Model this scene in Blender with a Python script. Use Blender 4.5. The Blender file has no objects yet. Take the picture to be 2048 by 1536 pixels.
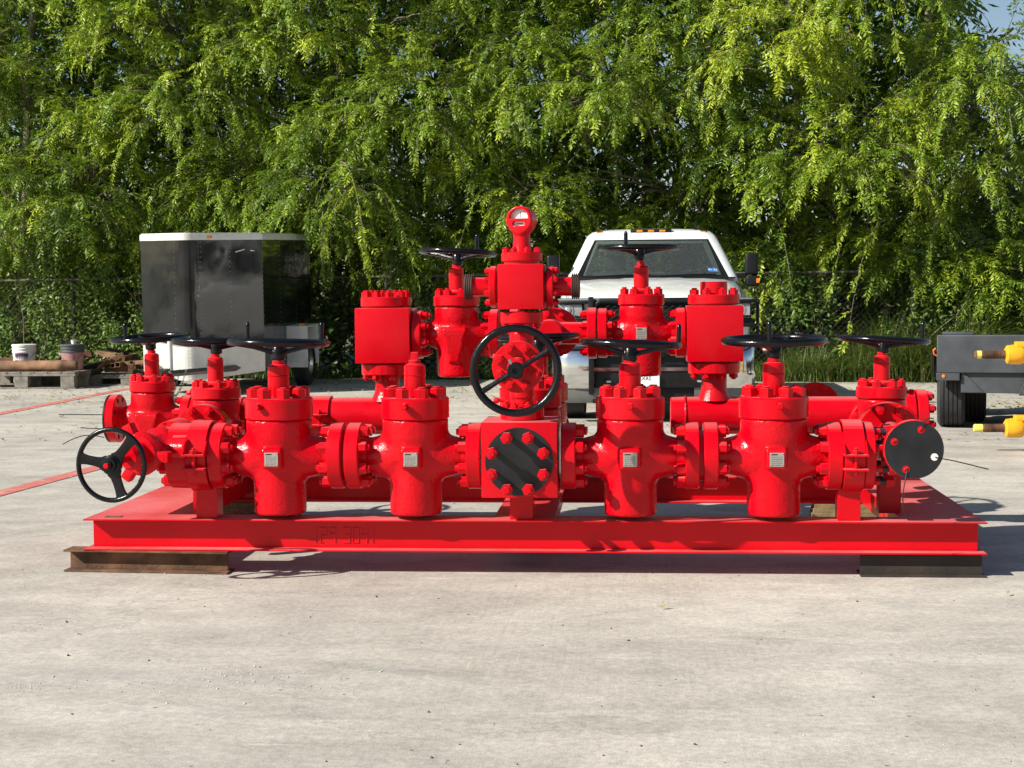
import bpy, bmesh, math, random
import numpy as np
from mathutils import Vector, Matrix, Quaternion, Euler

random.seed(7); RNG = np.random.default_rng(11)
S = bpy.context.scene
COL = S.collection
PI = math.pi

# ------------------------------------------------------------------ camera
cam = bpy.data.cameras.new('camera'); camo = bpy.data.objects.new('camera', cam); COL.objects.link(camo)
cam.sensor_width = 36.0; cam.lens = 3077.0 / 2048 * 36.0; cam.clip_start = 0.1; cam.clip_end = 3000
def cam_basis(pitch, yaw, roll):
    cy, sy, cp, sp = math.cos(yaw), math.sin(yaw), math.cos(pitch), math.sin(pitch)
    f = Vector((sy * cp, cy * cp, sp)); r = Vector((cy, -sy, 0)); u = r.cross(f)
    cr, sr = math.cos(roll), math.sin(roll)
    return cr * r + sr * u, -sr * r + cr * u, f
r_, u_, f_ = cam_basis(-.0597, -.0796, -.008)
camo.matrix_world = Matrix(((r_.x, u_.x, -f_.x, 2.643), (r_.y, u_.y, -f_.y, -7.148), (r_.z, u_.z, -f_.z, 1.33), (0, 0, 0, 1)))
S.camera = camo

# ------------------------------------------------------------------ sky, sun, exposure
SUN = Vector((-1.0, -0.57, 0.79)).normalized()
w = bpy.data.worlds.new('World'); S.world = w; w.use_nodes = True
nt = w.node_tree; nt.nodes.clear()
sky = nt.nodes.new('ShaderNodeTexSky'); sky.sky_type = 'NISHITA'; sky.sun_disc = False
sky.sun_elevation = math.asin(SUN.z); sky.sun_rotation = math.atan2(SUN.x, SUN.y)
sky.air_density = 1.0; sky.dust_density = 0.6; sky.ozone_density = 1.0
bg = nt.nodes.new('ShaderNodeBackground'); bg.inputs[1].default_value = 0.062
wo = nt.nodes.new('ShaderNodeOutputWorld')
nt.links.new(sky.outputs[0], bg.inputs[0]); nt.links.new(bg.outputs[0], wo.inputs[0])
sl = bpy.data.lights.new('sun', 'SUN'); sl.energy = 5.0; sl.angle = math.radians(0.55); sl.color = (1.0, .95, .86)
so = bpy.data.objects.new('sun', sl); COL.objects.link(so); so.location = (-20, -20, 25)
so.rotation_euler = (-SUN).to_track_quat('-Z', 'Y').to_euler()
S.view_settings.view_transform = 'Standard'; S.view_settings.look = 'None'
S.view_settings.exposure = 0.72; S.view_settings.gamma = 1.0; S.view_settings.use_curve_mapping = False
S.cycles.use_denoising = True; S.cycles.max_bounces = 10; S.cycles.transparent_max_bounces = 12

# ------------------------------------------------------------------ materials
MATS = {}
def newmat(name):
    m = bpy.data.materials.new(name); m.use_nodes = True; MATS[name] = m
    n = m.node_tree; b = n.nodes['Principled BSDF']
    return m, n, b
def N(n, t, **kw):
    x = n.nodes.new(t)
    for k, v in kw.items():
        if k in x.inputs.keys() if isinstance(k, str) else False: x.inputs[k].default_value = v
        else: setattr(x, k, v)
    return x
def noise(n, scale, detail=4, rough=.55, vec=None, dist=0.0):
    x = n.nodes.new('ShaderNodeTexNoise'); x.inputs['Scale'].default_value = scale
    x.inputs['Detail'].default_value = detail; x.inputs['Roughness'].default_value = rough; x.inputs['Distortion'].default_value = dist
    if vec is not None: n.links.new(vec, x.inputs['Vector'])
    return x
def ramp(n, src, p0, c0, p1, c1, extra=()):
    x = n.nodes.new('ShaderNodeValToRGB'); e = x.color_ramp.elements
    e[0].position = p0; e[0].color = (*c0, 1) if len(c0) == 3 else c0
    e[1].position = p1; e[1].color = (*c1, 1) if len(c1) == 3 else c1
    for p, c in extra:
        q = x.color_ramp.elements.new(p); q.color = (*c, 1)
    n.links.new(src, x.inputs[0]); return x
def mixc(n, fac, a, b, mode='MIX'):
    x = n.nodes.new('ShaderNodeMix'); x.data_type = 'RGBA'; x.blend_type = mode
    for i, v in ((0, fac), (6, a), (7, b)):
        if hasattr(v, 'links'): n.links.new(v, x.inputs[i])
        else: x.inputs[i].default_value = v if i == 0 else ((*v, 1) if len(v) == 3 else v)
    return x.outputs[2]
def mth(n, op, a, b=None, c=None, clamp=False):
    x = n.nodes.new('ShaderNodeMath'); x.operation = op; x.use_clamp = clamp
    for i, v in enumerate((a, b, c)):
        if v is None: continue
        if hasattr(v, 'links'): n.links.new(v, x.inputs[i])
        else: x.inputs[i].default_value = v
    return x.outputs[0]
def bump(n, b, h, strength, dist=.01):
    x = n.nodes.new('ShaderNodeBump'); x.inputs['Strength'].default_value = strength; x.inputs['Distance'].default_value = dist
    n.links.new(h, x.inputs['Height']); n.links.new(x.outputs[0], b.inputs['Normal']); return x
def plain(name, col, rough=.5, metal=0.0, var=.12, scale=6., bmp=0., coat=0., spec=.5, bscale=None):
    m, n, b = newmat(name)
    tc = n.nodes.new('ShaderNodeTexCoord')
    nz = noise(n, scale, 5, .6, tc.outputs['Object'])
    d = tuple(c * (1 - var * 1.4) for c in col); l = tuple(min(1, c * (1 + var)) for c in col)
    r = ramp(n, nz.outputs[0], .32, d, .68, l)
    n.links.new(r.outputs[0], b.inputs['Base Color'])
    b.inputs['Metallic'].default_value = metal; b.inputs['Specular IOR Level'].default_value = spec
    rr = ramp(n, nz.outputs[0], .3, (max(.02, rough - .08),) * 3, .7, (min(1, rough + .1),) * 3)
    n.links.new(rr.outputs[0], b.inputs['Roughness'])
    b.inputs['Coat Weight'].default_value = coat; b.inputs['Coat Roughness'].default_value = .06
    if bmp:
        n2 = noise(n, bscale or scale * 8, 3, .5, tc.outputs['Object']); bump(n, b, n2.outputs[0], bmp)
    return m

def mk_red():
    m, n, b = newmat('red_enamel')
    tc = n.nodes.new('ShaderNodeTexCoord'); geo = n.nodes.new('ShaderNodeNewGeometry')
    pos = geo.outputs['Position']
    n1 = noise(n, 3.5, 5, .6, pos); n2 = noise(n, 34, 4, .6, pos); n3 = noise(n, 90, 2, .5, pos)
    c = ramp(n, n1.outputs[0], .3, (.50, .0004, .0062), .7, (.58, .0006, .009))
    # settled dust plus sky reflection painted into the colour: only on faces that look up
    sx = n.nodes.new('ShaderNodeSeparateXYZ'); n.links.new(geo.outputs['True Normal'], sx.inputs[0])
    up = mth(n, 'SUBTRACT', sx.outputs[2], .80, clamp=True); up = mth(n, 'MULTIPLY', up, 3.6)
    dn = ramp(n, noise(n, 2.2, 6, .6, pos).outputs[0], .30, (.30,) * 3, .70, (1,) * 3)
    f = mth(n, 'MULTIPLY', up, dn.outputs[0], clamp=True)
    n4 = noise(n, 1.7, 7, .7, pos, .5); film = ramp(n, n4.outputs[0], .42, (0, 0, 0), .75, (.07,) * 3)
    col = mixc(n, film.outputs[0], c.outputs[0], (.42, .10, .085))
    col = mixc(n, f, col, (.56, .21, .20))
    n.links.new(col, b.inputs['Base Color'])
    rr = ramp(n, n1.outputs[0], .3, (.14,) * 3, .72, (.36,) * 3)
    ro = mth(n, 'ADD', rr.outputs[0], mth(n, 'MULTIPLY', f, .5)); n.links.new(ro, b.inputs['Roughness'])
    b.inputs['Specular IOR Level'].default_value = .22
    h = mth(n, 'ADD', mth(n, 'MULTIPLY', n3.outputs[0], .25), n2.outputs[0])
    bump(n, b, h, .10, .006)
    return m
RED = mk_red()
def mk_cast():
    # same enamel on rough castings: stronger pebbled relief
    m, n, b = newmat('red_enamel_casting')
    geo = n.nodes.new('ShaderNodeNewGeometry'); pos = geo.outputs['Position']
    n1 = noise(n, 3.5, 5, .6, pos); n2 = noise(n, 60, 3, .55, pos); n3 = noise(n, 14, 3, .5, pos)
    c = ramp(n, n1.outputs[0], .3, (.50, .0004, .0062), .7, (.58, .0006, .009))
    n4 = noise(n, 2.3, 7, .7, pos, .5); film = ramp(n, n4.outputs[0], .42, (0, 0, 0), .75, (.07,) * 3)
    n.links.new(mixc(n, film.outputs[0], c.outputs[0], (.42, .10, .085)), b.inputs['Base Color'])
    n.links.new(ramp(n, n4.outputs[0], .35, (.15,) * 3, .7, (.36,) * 3).outputs[0], b.inputs['Roughness']); b.inputs['Specular IOR Level'].default_value = .22
    h = mth(n, 'ADD', n2.outputs[0], mth(n, 'MULTIPLY', n3.outputs[0], 1.2)); bump(n, b, h, .42, .007)
    return m
REDC = mk_cast()
BLACK = plain('black_gloss_enamel', (.004, .004, .005), .2, 0, .2, 9, .12, .0, .32, 50)
PLATEBLK = plain('black_plastic_cover', (.009, .009, .011), .42, 0, .35, 7, .05)
STUDBLK = plain('black_stud_thread', (.03, .035, .037), .5, .4, .3, 30, .3, bscale=160)
STEEL = plain('zinc_steel', (.52, .50, .46), .3, 1., .12, 20)
CHROME = plain('chrome', (.72, .72, .72), .1, 1., .04, 4)
RUST = plain('rusty_steel', (.135, .064, .032), .85, .1, .6, 7, .35)
RUST2 = plain('rusty_steel_light', (.21, .115, .06), .85, .1, .4, 7, .3)
DKRUST = plain('dark_mill_steel', (.034, .025, .019), .75, .2, .35, 6, .2)
DKBROWN = plain('rusty_thread', (.07, .035, .028), .7, .2, .3, 20, .1)
WOOD = plain('weathered_wood', (.21, .19, .16), .9, 0, .3, 12, .3)
WOODY = plain('yellowish_timber', (.20, .15, .07), .85, 0, .3, 14, .3)
RUBBER = plain('tyre_rubber', (.024, .024, .026), .8, 0, .3, 10, .15)
BLKPL = plain('black_plastic', (.008, .008, .009), .45, 0, .2, 10, spec=.28)
GREYPL = plain('grey_plastic', (.12, .12, .115), .55, 0, .12, 8)
WHITE = plain('white_truck_paint', (.80, .80, .78), .25, 0, .03, 4, 0, .6)
DIRTYW = plain('dusty_white_paint', (.70, .69, .65), .5, 0, .08, 5, 0)
ALU = plain('white_painted_aluminium', (.62, .61, .57), .45, .1, .1, 6, .05)
AMBER = plain('amber_lens', (.85, .22, .012), .2, 0, .05)
ORANGE = plain('orange_plastic', (.85, .16, .03), .4, 0, .08)
YELLOW = plain('yellow_enamel', (.72, .36, .012), .42, 0, .10, 9, .12)
YELLOWL = plain('pale_yellow_paint', (.75, .62, .10), .5, 0, .1)
GREYST = plain('dark_grey_painted_steel', (.050, .056, .063), .5, 0, .16, 5, .06)
TARP = plain('bucket_white', (.74, .73, .68), .5, 0, .08, 6)
PINK = plain('bucket_pink', (.46, .22, .21), .7, 0, .3, 5)
DKPL = plain('bucket_dark_grey', (.075, .08, .083), .6, 0, .3, 8)
PURPLE = plain('label_purple', (.06, .02, .09), .5, 0, .1)
LABOR = plain('label_orange', (.75, .30, .04), .5, 0, .2)
BLUE = plain('sticker_blue', (.03, .16, .42), .4, 0, .1)
WHT = plain('white_print', (.78, .78, .76), .5, 0, .03)
INK = plain('black_ink', (.012, .012, .014), .5, 0, .05)
INTER = plain('cab_interior_grey', (.045, .05, .05), .8, 0, .2)
FENCE = plain('weathered_fence_pipe', (.085, .075, .065), .7, .2, .2, 8)
SPECK = plain('tan_speckled_timber', (.13, .10, .06), .9, 0, .45, 60, .3)
GALV = plain('galvanised_pipe', (.16, .145, .125), .55, .5, .2, 8)
BARK = plain('bark', (.17, .14, .105), .95, 0, .35, 9, .6, bscale=40)
TWIG = plain('twig_bark', (.20, .16, .11), .9, 0, .3, 9)
LINE = None

def mk_black_panel():
    m, n, b = newmat('black_trailer_skin')
    tc = n.nodes.new('ShaderNodeTexCoord'); o = tc.outputs['Object']
    n1 = noise(n, 1.1, 5, .6, o, .6); n2 = noise(n, 5, 6, .7, o)
    c = ramp(n, n1.outputs[0], .38, (.003, .004, .005), .66, (.014, .0155, .0165))
    n.links.new(c.outputs[0], b.inputs['Base Color'])
    r = ramp(n, n2.outputs[0], .3, (.05,) * 3, .7, (.15,) * 3); n.links.new(r.outputs[0], b.inputs['Roughness'])
    n3 = noise(n, 1.6, 2, .4, o); bump(n, b, n3.outputs[0], .35, .04)
    return m
BPANEL = mk_black_panel()
def mk_diamond():
    m, n, b = newmat('diamond_plate')
    tc = n.nodes.new('ShaderNodeTexCoord'); mp = n.nodes.new('ShaderNodeMapping')
    n.links.new(tc.outputs['Object'], mp.inputs[0]); mp.inputs['Rotation'].default_value = (0, math.radians(45), 0)
    ck = n.nodes.new('ShaderNodeTexChecker'); ck.inputs['Scale'].default_value = 30; n.links.new(mp.outputs[0], ck.inputs[0])
    nz = noise(n, 5, 5, .6, tc.outputs['Object']); c = ramp(n, nz.outputs[0], .3, (.50, .49, .46), .7, (.66, .65, .61))
    n.links.new(c.outputs[0], b.inputs['Base Color']); b.inputs['Roughness'].default_value = .42; b.inputs['Metallic'].default_value = .25
    bump(n, b, ck.outputs['Fac'], .5, .006); return m
DIAM = mk_diamond()
def mk_plate():
    # stamped data plate: rows of fine print
    m, n, b = newmat('data_plate')
    tc = n.nodes.new('ShaderNodeTexCoord'); o = tc.outputs['Generated']
    sx = n.nodes.new('ShaderNodeSeparateXYZ'); n.links.new(o, sx.inputs[0])
    z = sx.outputs[2]; x = sx.outputs[0]
    row = mth(n, 'FRACT', mth(n, 'MULTIPLY', z, 7.0)); rm = mth(n, 'GREATER_THAN', row, .5)
    nz = n.nodes.new('ShaderNodeTexNoise'); nz.inputs['Scale'].default_value = 17; nz.inputs['Detail'].default_value = 1; n.links.new(o, nz.inputs[0])
    tx = mth(n, 'GREATER_THAN', nz.outputs[0], .47)
    ins = mth(n, 'MULTIPLY', mth(n, 'GREATER_THAN', x, .12), mth(n, 'LESS_THAN', x, .88))
    low = mth(n, 'LESS_THAN', z, .78)
    hd = mth(n, 'MULTIPLY', mth(n, 'MULTIPLY', mth(n, 'GREATER_THAN', z, .82), mth(n, 'LESS_THAN', z, .91)), mth(n, 'MULTIPLY', mth(n, 'GREATER_THAN', x, .1), mth(n, 'LESS_THAN', x, .55)))
    f = mth(n, 'MULTIPLY', mth(n, 'MULTIPLY', rm, tx), mth(n, 'MULTIPLY', ins, low))
    f = mth(n, 'MAXIMUM', mth(n, 'MULTIPLY', f, .8), hd)
    col = mixc(n, f, (.42, .40, .36), (.02, .02, .02)); n.links.new(col, b.inputs['Base Color'])
    b.inputs['Roughness'].default_value = .45; b.inputs['Metallic'].default_value = .6; return m
DPLATE = mk_plate()
def mk_leaf(name, dark, light, yellow, tr=.42):
    m, n, b = newmat(name)
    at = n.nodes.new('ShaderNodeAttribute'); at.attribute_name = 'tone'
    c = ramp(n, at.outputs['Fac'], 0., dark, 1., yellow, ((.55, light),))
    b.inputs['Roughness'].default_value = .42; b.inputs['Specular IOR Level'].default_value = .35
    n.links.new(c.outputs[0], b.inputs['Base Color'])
    t = n.nodes.new('ShaderNodeBsdfTranslucent')
    tc = mixc(n, .35, c.outputs[0], (.30, .42, .02)); n.links.new(tc, t.inputs[0])
    mx = n.nodes.new('ShaderNodeMixShader'); mx.inputs[0].default_value = tr
    n.links.new(b.outputs[0], mx.inputs[1]); n.links.new(t.outputs[0], mx.inputs[2])
    n.links.new(mx.outputs[0], n.nodes['Material Output'].inputs[0]); return m
LEAF = mk_leaf('tree_leaf', (.036, .080, .012), (.175, .275, .020), (.42, .50, .035), .30)
VINE = mk_leaf('vine_leaf', (.05, .11, .02), (.11, .19, .035), (.22, .28, .07), .3)
GRASS = mk_leaf('grass_blade', (.04, .09, .018), (.085, .15, .03), (.22, .23, .07), .35)
DRYLEAF = plain('fallen_leaf', (.30, .25, .09), .9, 0, .5, 3)

def mk_concrete():
    m, n, b = newmat('concrete')
    tc = n.nodes.new('ShaderNodeTexCoord'); o = tc.outputs['Object']
    def mapped(sx, sy, rz=0.):
        mp = n.nodes.new('ShaderNodeMapping'); mp.inputs['Scale'].default_value = (sx, sy, 1); mp.inputs['Rotation'].default_value = (0, 0, rz)
        n.links.new(o, mp.inputs[0]); return mp.outputs[0]
    sx = n.nodes.new('ShaderNodeSeparateXYZ'); n.links.new(o, sx.inputs[0]); X, Y = sx.outputs[0], sx.outputs[1]
    big = noise(n, .45, 6, .62, o, .4)
    mid = noise(n, .8, 8, .66, mapped(.8, 1.9, .12), 1.4)
    fine = noise(n, 34, 5, .7, o)
    grit = noise(n, 150, 2, .6, o)
    c = ramp(n, big.outputs[0], .30, (.405, .384, .335), .70, (.54, .516, .455)).outputs[0]
    st = ramp(n, mid.outputs[0], .28, (.62, .62, .62), .60, (1.03, 1.01, .99)).outputs[0]
    c = mixc(n, .85, c, st, 'MULTIPLY')
    fi = ramp(n, fine.outputs[0], .38, (.80,) * 3, .62, (1.13,) * 3).outputs[0]; c = mixc(n, .75, c, fi, 'MULTIPLY')
    gr = ramp(n, grit.outputs[0], .36, (.70,) * 3, .50, (1.04,) * 3).outputs[0]; c = mixc(n, .7, c, gr, 'MULTIPLY')
    mo = noise(n, 3.2, 9, .78, mapped(1., 1.15, .1), .4); c = mixc(n, .8, c, ramp(n, mo.outputs[0], .36, (.81, .805, .80), .58, (1.04, 1.035, 1.03)).outputs[0], 'MULTIPLY')
    # broom lines running away from the camera
    br = n.nodes.new('ShaderNodeTexNoise'); br.inputs['Scale'].default_value = 1; br.inputs['Detail'].default_value = 2
    n.links.new(mapped(95, 1.2, -.03), br.inputs[0])
    bc = ramp(n, br.outputs[0], .35, (.90,) * 3, .65, (1.05,) * 3).outputs[0]; c = mixc(n, mth(n, 'MULTIPLY', ramp(n, noise(n, .6, 3, .5, o).outputs[0], .42, (0, 0, 0), .62, (1, 1, 1)).outputs[0], .55), c, bc, 'MULTIPLY')
    # worn tyre tracks crossing in front of the skid: bands of tread blocks
    vo = n.nodes.new('ShaderNodeTexBrick'); vo.inputs['Scale'].default_value = 1; vo.inputs['Mortar Size'].default_value = .10; vo.inputs['Mortar Smooth'].default_value = .6
    vo.inputs['Brick Width'].default_value = 1.0; vo.inputs['Row Height'].default_value = .8; vo.offset = .37
    wb = n.nodes.new('ShaderNodeVectorMath'); wb.operation = 'MULTIPLY_ADD'; n.links.new(noise(n, 6, 3, .6, o).outputs['Color'], wb.inputs[0]); wb.inputs[1].default_value = (.28, .28, 0); n.links.new(mapped(12, 15, .5), wb.inputs[2]); n.links.new(wb.outputs[0], vo.inputs[0])
    vo.inputs['Color1'].default_value = (1, 1, 1, 1); vo.inputs['Color2'].default_value = (0, 0, 0, 1); vo.inputs['Mortar'].default_value = (0, 0, 0, 1)
    blk = vo.outputs['Color']
    wob = mth(n, 'MULTIPLY', mth(n, 'SUBTRACT', noise(n, .5, 2, .5, o).outputs[0], .5), .5)
    yy = mth(n, 'ADD', Y, wob)
    def band(y0, half, slope):
        d = mth(n, 'ABSOLUTE', mth(n, 'SUBTRACT', mth(n, 'ADD', yy, mth(n, 'MULTIPLY', X, slope)), y0))
        return mth(n, 'SUBTRACT', 1.0, mth(n, 'DIVIDE', d, half), clamp=True)
    bands = mth(n, 'MAXIMUM', band(-1.93, .17, .07), mth(n, 'MAXIMUM', band(-2.42, .26, .03), band(-2.95, .25, -.02)))
    bands = mth(n, 'MULTIPLY', mth(n, 'POWER', bands, .5), mth(n, 'SUBTRACT', 1.0, mth(n, 'MULTIPLY', mth(n, 'SUBTRACT', X, 1.0), .8, clamp=True), clamp=True))
    patch = ramp(n, noise(n, 1.3, 4, .6, o).outputs[0], .38, (0, 0, 0), .54, (1, 1, 1)).outputs[0]
    bm = mth(n, 'MULTIPLY', mth(n, 'MULTIPLY', bands, patch), .6)
    c = mixc(n, mth(n, 'MULTIPLY', bm, blk), c, (.27, .26, .245))
    c = mixc(n, mth(n, 'MULTIPLY', bm, .15), c, (.58, .56, .52))
    # pale drag scratches
    sc = n.nodes.new('ShaderNodeTexNoise'); sc.inputs['Scale'].default_value = 1; sc.inputs['Detail'].default_value = 6; sc.inputs['Roughness'].default_value = .7
    n.links.new(mapped(.75, 7, .22), sc.inputs[0])
    sm = ramp(n, sc.outputs[0], .635, (0, 0, 0), .70, (.5, .5, .5)).outputs[0]; c = mixc(n, sm, c, (.68, .66, .61))
    # oil and rubber marks
    ol = noise(n, .9, 6, .75, mapped(.7, 1.8, -.2), 1.0); om = ramp(n, ol.outputs[0], .60, (0, 0, 0), .74, (.55,) * 3).outputs[0]
    c = mixc(n, om, c, (.15, .142, .134))
    # saw-cut slab joints, filled with dirt
    def joint(v_, at, wd):
        d = mth(n, 'ABSOLUTE', mth(n, 'SUBTRACT', v_, at)); return mth(n, 'LESS_THAN', d, wd)
    jn = mth(n, 'MAXIMUM', joint(Y, 3.55, .006), mth(n, 'MAXIMUM', joint(Y, 8.6, .007), mth(n, 'MAXIMUM', joint(X, -2.9, .006), joint(X, 6.1, .006))))
    c = mixc(n, mth(n, 'MULTIPLY', jn, .6), c, (.16, .15, .13))
    ck = n.nodes.new('ShaderNodeTexVoronoi'); ck.feature = 'DISTANCE_TO_EDGE'; ck.inputs['Scale'].default_value = .33
    wv = n.nodes.new('ShaderNodeVectorMath'); wv.operation = 'ADD'; n.links.new(o, wv.inputs[0]); wn = noise(n, 1.6, 5, .7, o); n.links.new(wn.outputs['Color'], wv.inputs[1]); n.links.new(wv.outputs[0], ck.inputs[0])
    km = ramp(n, ck.outputs[0], .0012, (.45,) * 3, .0035, (0, 0, 0)).outputs[0]; c = mixc(n, mth(n, 'MULTIPLY', km, ramp(n, noise(n, .25, 2, .5, o).outputs[0], .52, (0, 0, 0), .56, (1, 1, 1)).outputs[0]), c, (.2, .19, .17))
    # dark specks
    vs = n.nodes.new('ShaderNodeTexVoronoi'); vs.inputs['Scale'].default_value = 7; n.links.new(o, vs.inputs[0])
    sp = ramp(n, vs.outputs['Distance'], .035, (.75,) * 3, .06, (0, 0, 0)).outputs[0]; c = mixc(n, sp, c, (.10, .09, .08))
    n.links.new(c, b.inputs['Base Color']); b.inputs['Roughness'].default_value = .88; b.inputs['Specular IOR Level'].default_value = .3
    h = mth(n, 'ADD', mth(n, 'MULTIPLY', fine.outputs[0], .8), mth(n, 'ADD', mth(n, 'MULTIPLY', grit.outputs[0], .5), mth(n, 'MULTIPLY', br.outputs[0], .25)))
    bump(n, b, h, .35, .004); return m
CONC = mk_concrete()
def mk_line():
    m, n, b = newmat('worn_red_line_paint')
    tc = n.nodes.new('ShaderNodeTexCoord'); nz = noise(n, 7, 7, .75, tc.outputs['Object'])
    c = ramp(n, nz.outputs[0], .36, (.50, .36, .31), .46, (.50, .13, .105)); n.links.new(c.outputs[0], b.inputs['Base Color'])
    b.inputs['Roughness'].default_value = .85; return m
LINE = mk_line()
def mk_soil():
    m, n, b = newmat('weedy_soil'); tc = n.nodes.new('ShaderNodeTexCoord'); nz = noise(n, 1.2, 8, .7, tc.outputs['Object'])
    c = ramp(n, nz.outputs[0], .35, (.05, .06, .02), .65, (.12, .10, .06)); n.links.new(c.outputs[0], b.inputs['Base Color']); b.inputs['Roughness'].default_value = 1; return m
SOIL = mk_soil()
def mk_glass():
    m, n, b = newmat('tinted_windscreen_glass')
    n.nodes.remove(b); fr = n.nodes.new('ShaderNodeFresnel'); fr.inputs[0].default_value = 1.5
    t = n.nodes.new('ShaderNodeBsdfTransparent'); t.inputs[0].default_value = (.50, .60, .54, 1)
    d = n.nodes.new('ShaderNodeBsdfDiffuse'); d.inputs[0].default_value = (.30, .33, .31, 1)
    g = n.nodes.new('ShaderNodeBsdfGlossy'); g.inputs[1].default_value = .03
    dm = n.nodes.new('ShaderNodeMixShader'); tc = n.nodes.new('ShaderNodeTexCoord')
    nz = noise(n, 40, 5, .7, tc.outputs['Object']); du = ramp(n, nz.outputs[0], .35, (.06,) * 3, .7, (.17,) * 3)
    n.links.new(du.outputs[0], dm.inputs[0]); n.links.new(t.outputs[0], dm.inputs[1]); n.links.new(d.outputs[0], dm.inputs[2])
    mx = n.nodes.new('ShaderNodeMixShader'); n.links.new(fr.outputs[0], mx.inputs[0]); n.links.new(dm.outputs[0], mx.inputs[1]); n.links.new(g.outputs[0], mx.inputs[2])
    n.links.new(mx.outputs[0], n.nodes['Material Output'].inputs[0]); return m
GLASS = mk_glass()
LENS = plain('headlamp_lens', (.42, .44, .46), .08, .3, .1, 14, .2)

# ------------------------------------------------------------------ mesh helpers
def basis(axis):
    a = Vector(axis).normalized(); t = Vector((0, 0, 1)) if abs(a.z) < .9 else Vector((1, 0, 0))
    u = t.cross(a).normalized(); v = a.cross(u); return u, v, a
class MB:
    def __init__(s): s.v = []; s.f = []
    def add(s, vs, fs):
        o = len(s.v); s.v.extend([tuple(p) for p in vs]); s.f.extend([tuple(i + o for i in f) for f in fs]); return s
    def box(s, x0, x1, y0, y1, z0, z1):
        p = [(x0, y0, z0), (x1, y0, z0), (x1, y1, z0), (x0, y1, z0), (x0, y0, z1), (x1, y0, z1), (x1, y1, z1), (x0, y1, z1)]
        return s.add(p, [(0, 3, 2, 1), (4, 5, 6, 7), (0, 1, 5, 4), (1, 2, 6, 5), (2, 3, 7, 6), (3, 0, 4, 7)])
    def obox(s, c, sx, sy, sz, q):
        c = Vector(c); p = []
        for z in (-sz, sz):
            for x, y in ((-sx, -sy), (sx, -sy), (sx, sy), (-sx, sy)): p.append(c + q @ Vector((x / 2, y / 2, z / 2)))
        return s.add(p, [(0, 3, 2, 1), (4, 5, 6, 7), (0, 1, 5, 4), (1, 2, 6, 5), (2, 3, 7, 6), (3, 0, 4, 7)])
    def lathe(s, prof, p0, axis, n=32, caps=True):
        u, v, a = basis(axis); p0 = Vector(p0); vs = []; fs = []
        for r, h in prof:
            for k in range(n):
                t = 2 * PI * k / n; vs.append(p0 + a * h + (u * math.cos(t) + v * math.sin(t)) * r)
        for i in range(len(prof) - 1):
            for k in range(n):
                k2 = (k + 1) % n; fs.append((i * n + k, i * n + k2, (i + 1) * n + k2, (i + 1) * n + k))
        if caps:
            if prof[0][0] > 1e-5: fs.append(tuple(range(n - 1, -1, -1)))
            if prof[-1][0] > 1e-5: fs.append(tuple((len(prof) - 1) * n + k for k in range(n)))
        return s.add(vs, fs)
    def cyl(s, p0, p1, r, n=24, r1=None, ch=0.0):
        p0 = Vector(p0); p1 = Vector(p1); L = (p1 - p0).length; r1 = r if r1 is None else r1
        pr = [(r - ch, 0), (r, ch), (r1, L - ch), (r1 - ch, L)] if ch else [(r, 0), (r1, L)]
        return s.lathe(pr, p0, p1 - p0, n)
    def ring(s, p0, p1, r, ri, n=40, ch=0.0):
        p0 = Vector(p0); p1 = Vector(p1); L = (p1 - p0).length
        return s.lathe([(ri, 0), (r - ch, 0), (r, ch), (r, L - ch), (r - ch, L), (ri, L), (ri, 0)], p0, p1 - p0, n, caps=False)
    def tube(s, pts, r, n=8, closed=False, radii=None):
        pts = [Vector(p) for p in pts]; m = len(pts); vs = []; fs = []; pu = None
        for i, p in enumerate(pts):
            a = pts[(i + 1) % m] if (closed or i < m - 1) else p
            b_ = pts[(i - 1) % m] if (closed or i > 0) else p
            t = (a - b_).normalized()
            if pu is None: u, v, _ = basis(t)
            else: u = (pu - t * pu.dot(t)).normalized(); v = t.cross(u)
            pu = u; rr = radii[i] if radii else r
            for k in range(n):
                g = 2 * PI * k / n; vs.append(p + (u * math.cos(g) + v * math.sin(g)) * rr)
        for i in range(m if closed else m - 1):
            j = (i + 1) % m
            for k in range(n): fs.append((i * n + k, i * n + (k + 1) % n, j * n + (k + 1) % n, j * n + k))
        if not closed: fs.append(tuple(range(n - 1, -1, -1))); fs.append(tuple((m - 1) * n + k for k in range(n)))
        return s.add(vs, fs)
    def torus(s, R, r, z=0, n=56, m=10):
        return s.tube([(R * math.cos(2 * PI * k / n), R * math.sin(2 * PI * k / n), z) for k in range(n)], r, m, True)
    def prism(s, poly, vec):
        vec = Vector(vec); k = len(poly); a = [Vector(p) for p in poly]; b_ = [p + vec for p in a]
        return s.add(a + b_, [tuple(range(k - 1, -1, -1)), tuple(range(k, 2 * k))] + [(i, (i + 1) % k, k + (i + 1) % k, k + i) for i in range(k)])
    def mesh(s, name, bevel=0.0, seg=2, ang=38):
        me = bpy.data.meshes.new(name); me.from_pydata(s.v, [], s.f)
        bm = bmesh.new(); bm.from_mesh(me); bmesh.ops.recalc_face_normals(bm, faces=bm.faces)
        if bevel:
            es = [e for e in bm.edges if len(e.link_faces) == 2 and e.calc_face_angle(0) > math.radians(ang)]
            bmesh.ops.bevel(bm, geom=es, offset=bevel, segments=seg, affect='EDGES', profile=.6, clamp_overlap=True)
        bm.to_mesh(me); bm.free()
        me.polygons.foreach_set('use_smooth', [True] * len(me.polygons)); me.set_sharp_from_angle(angle=math.radians(ang)); return me

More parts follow.
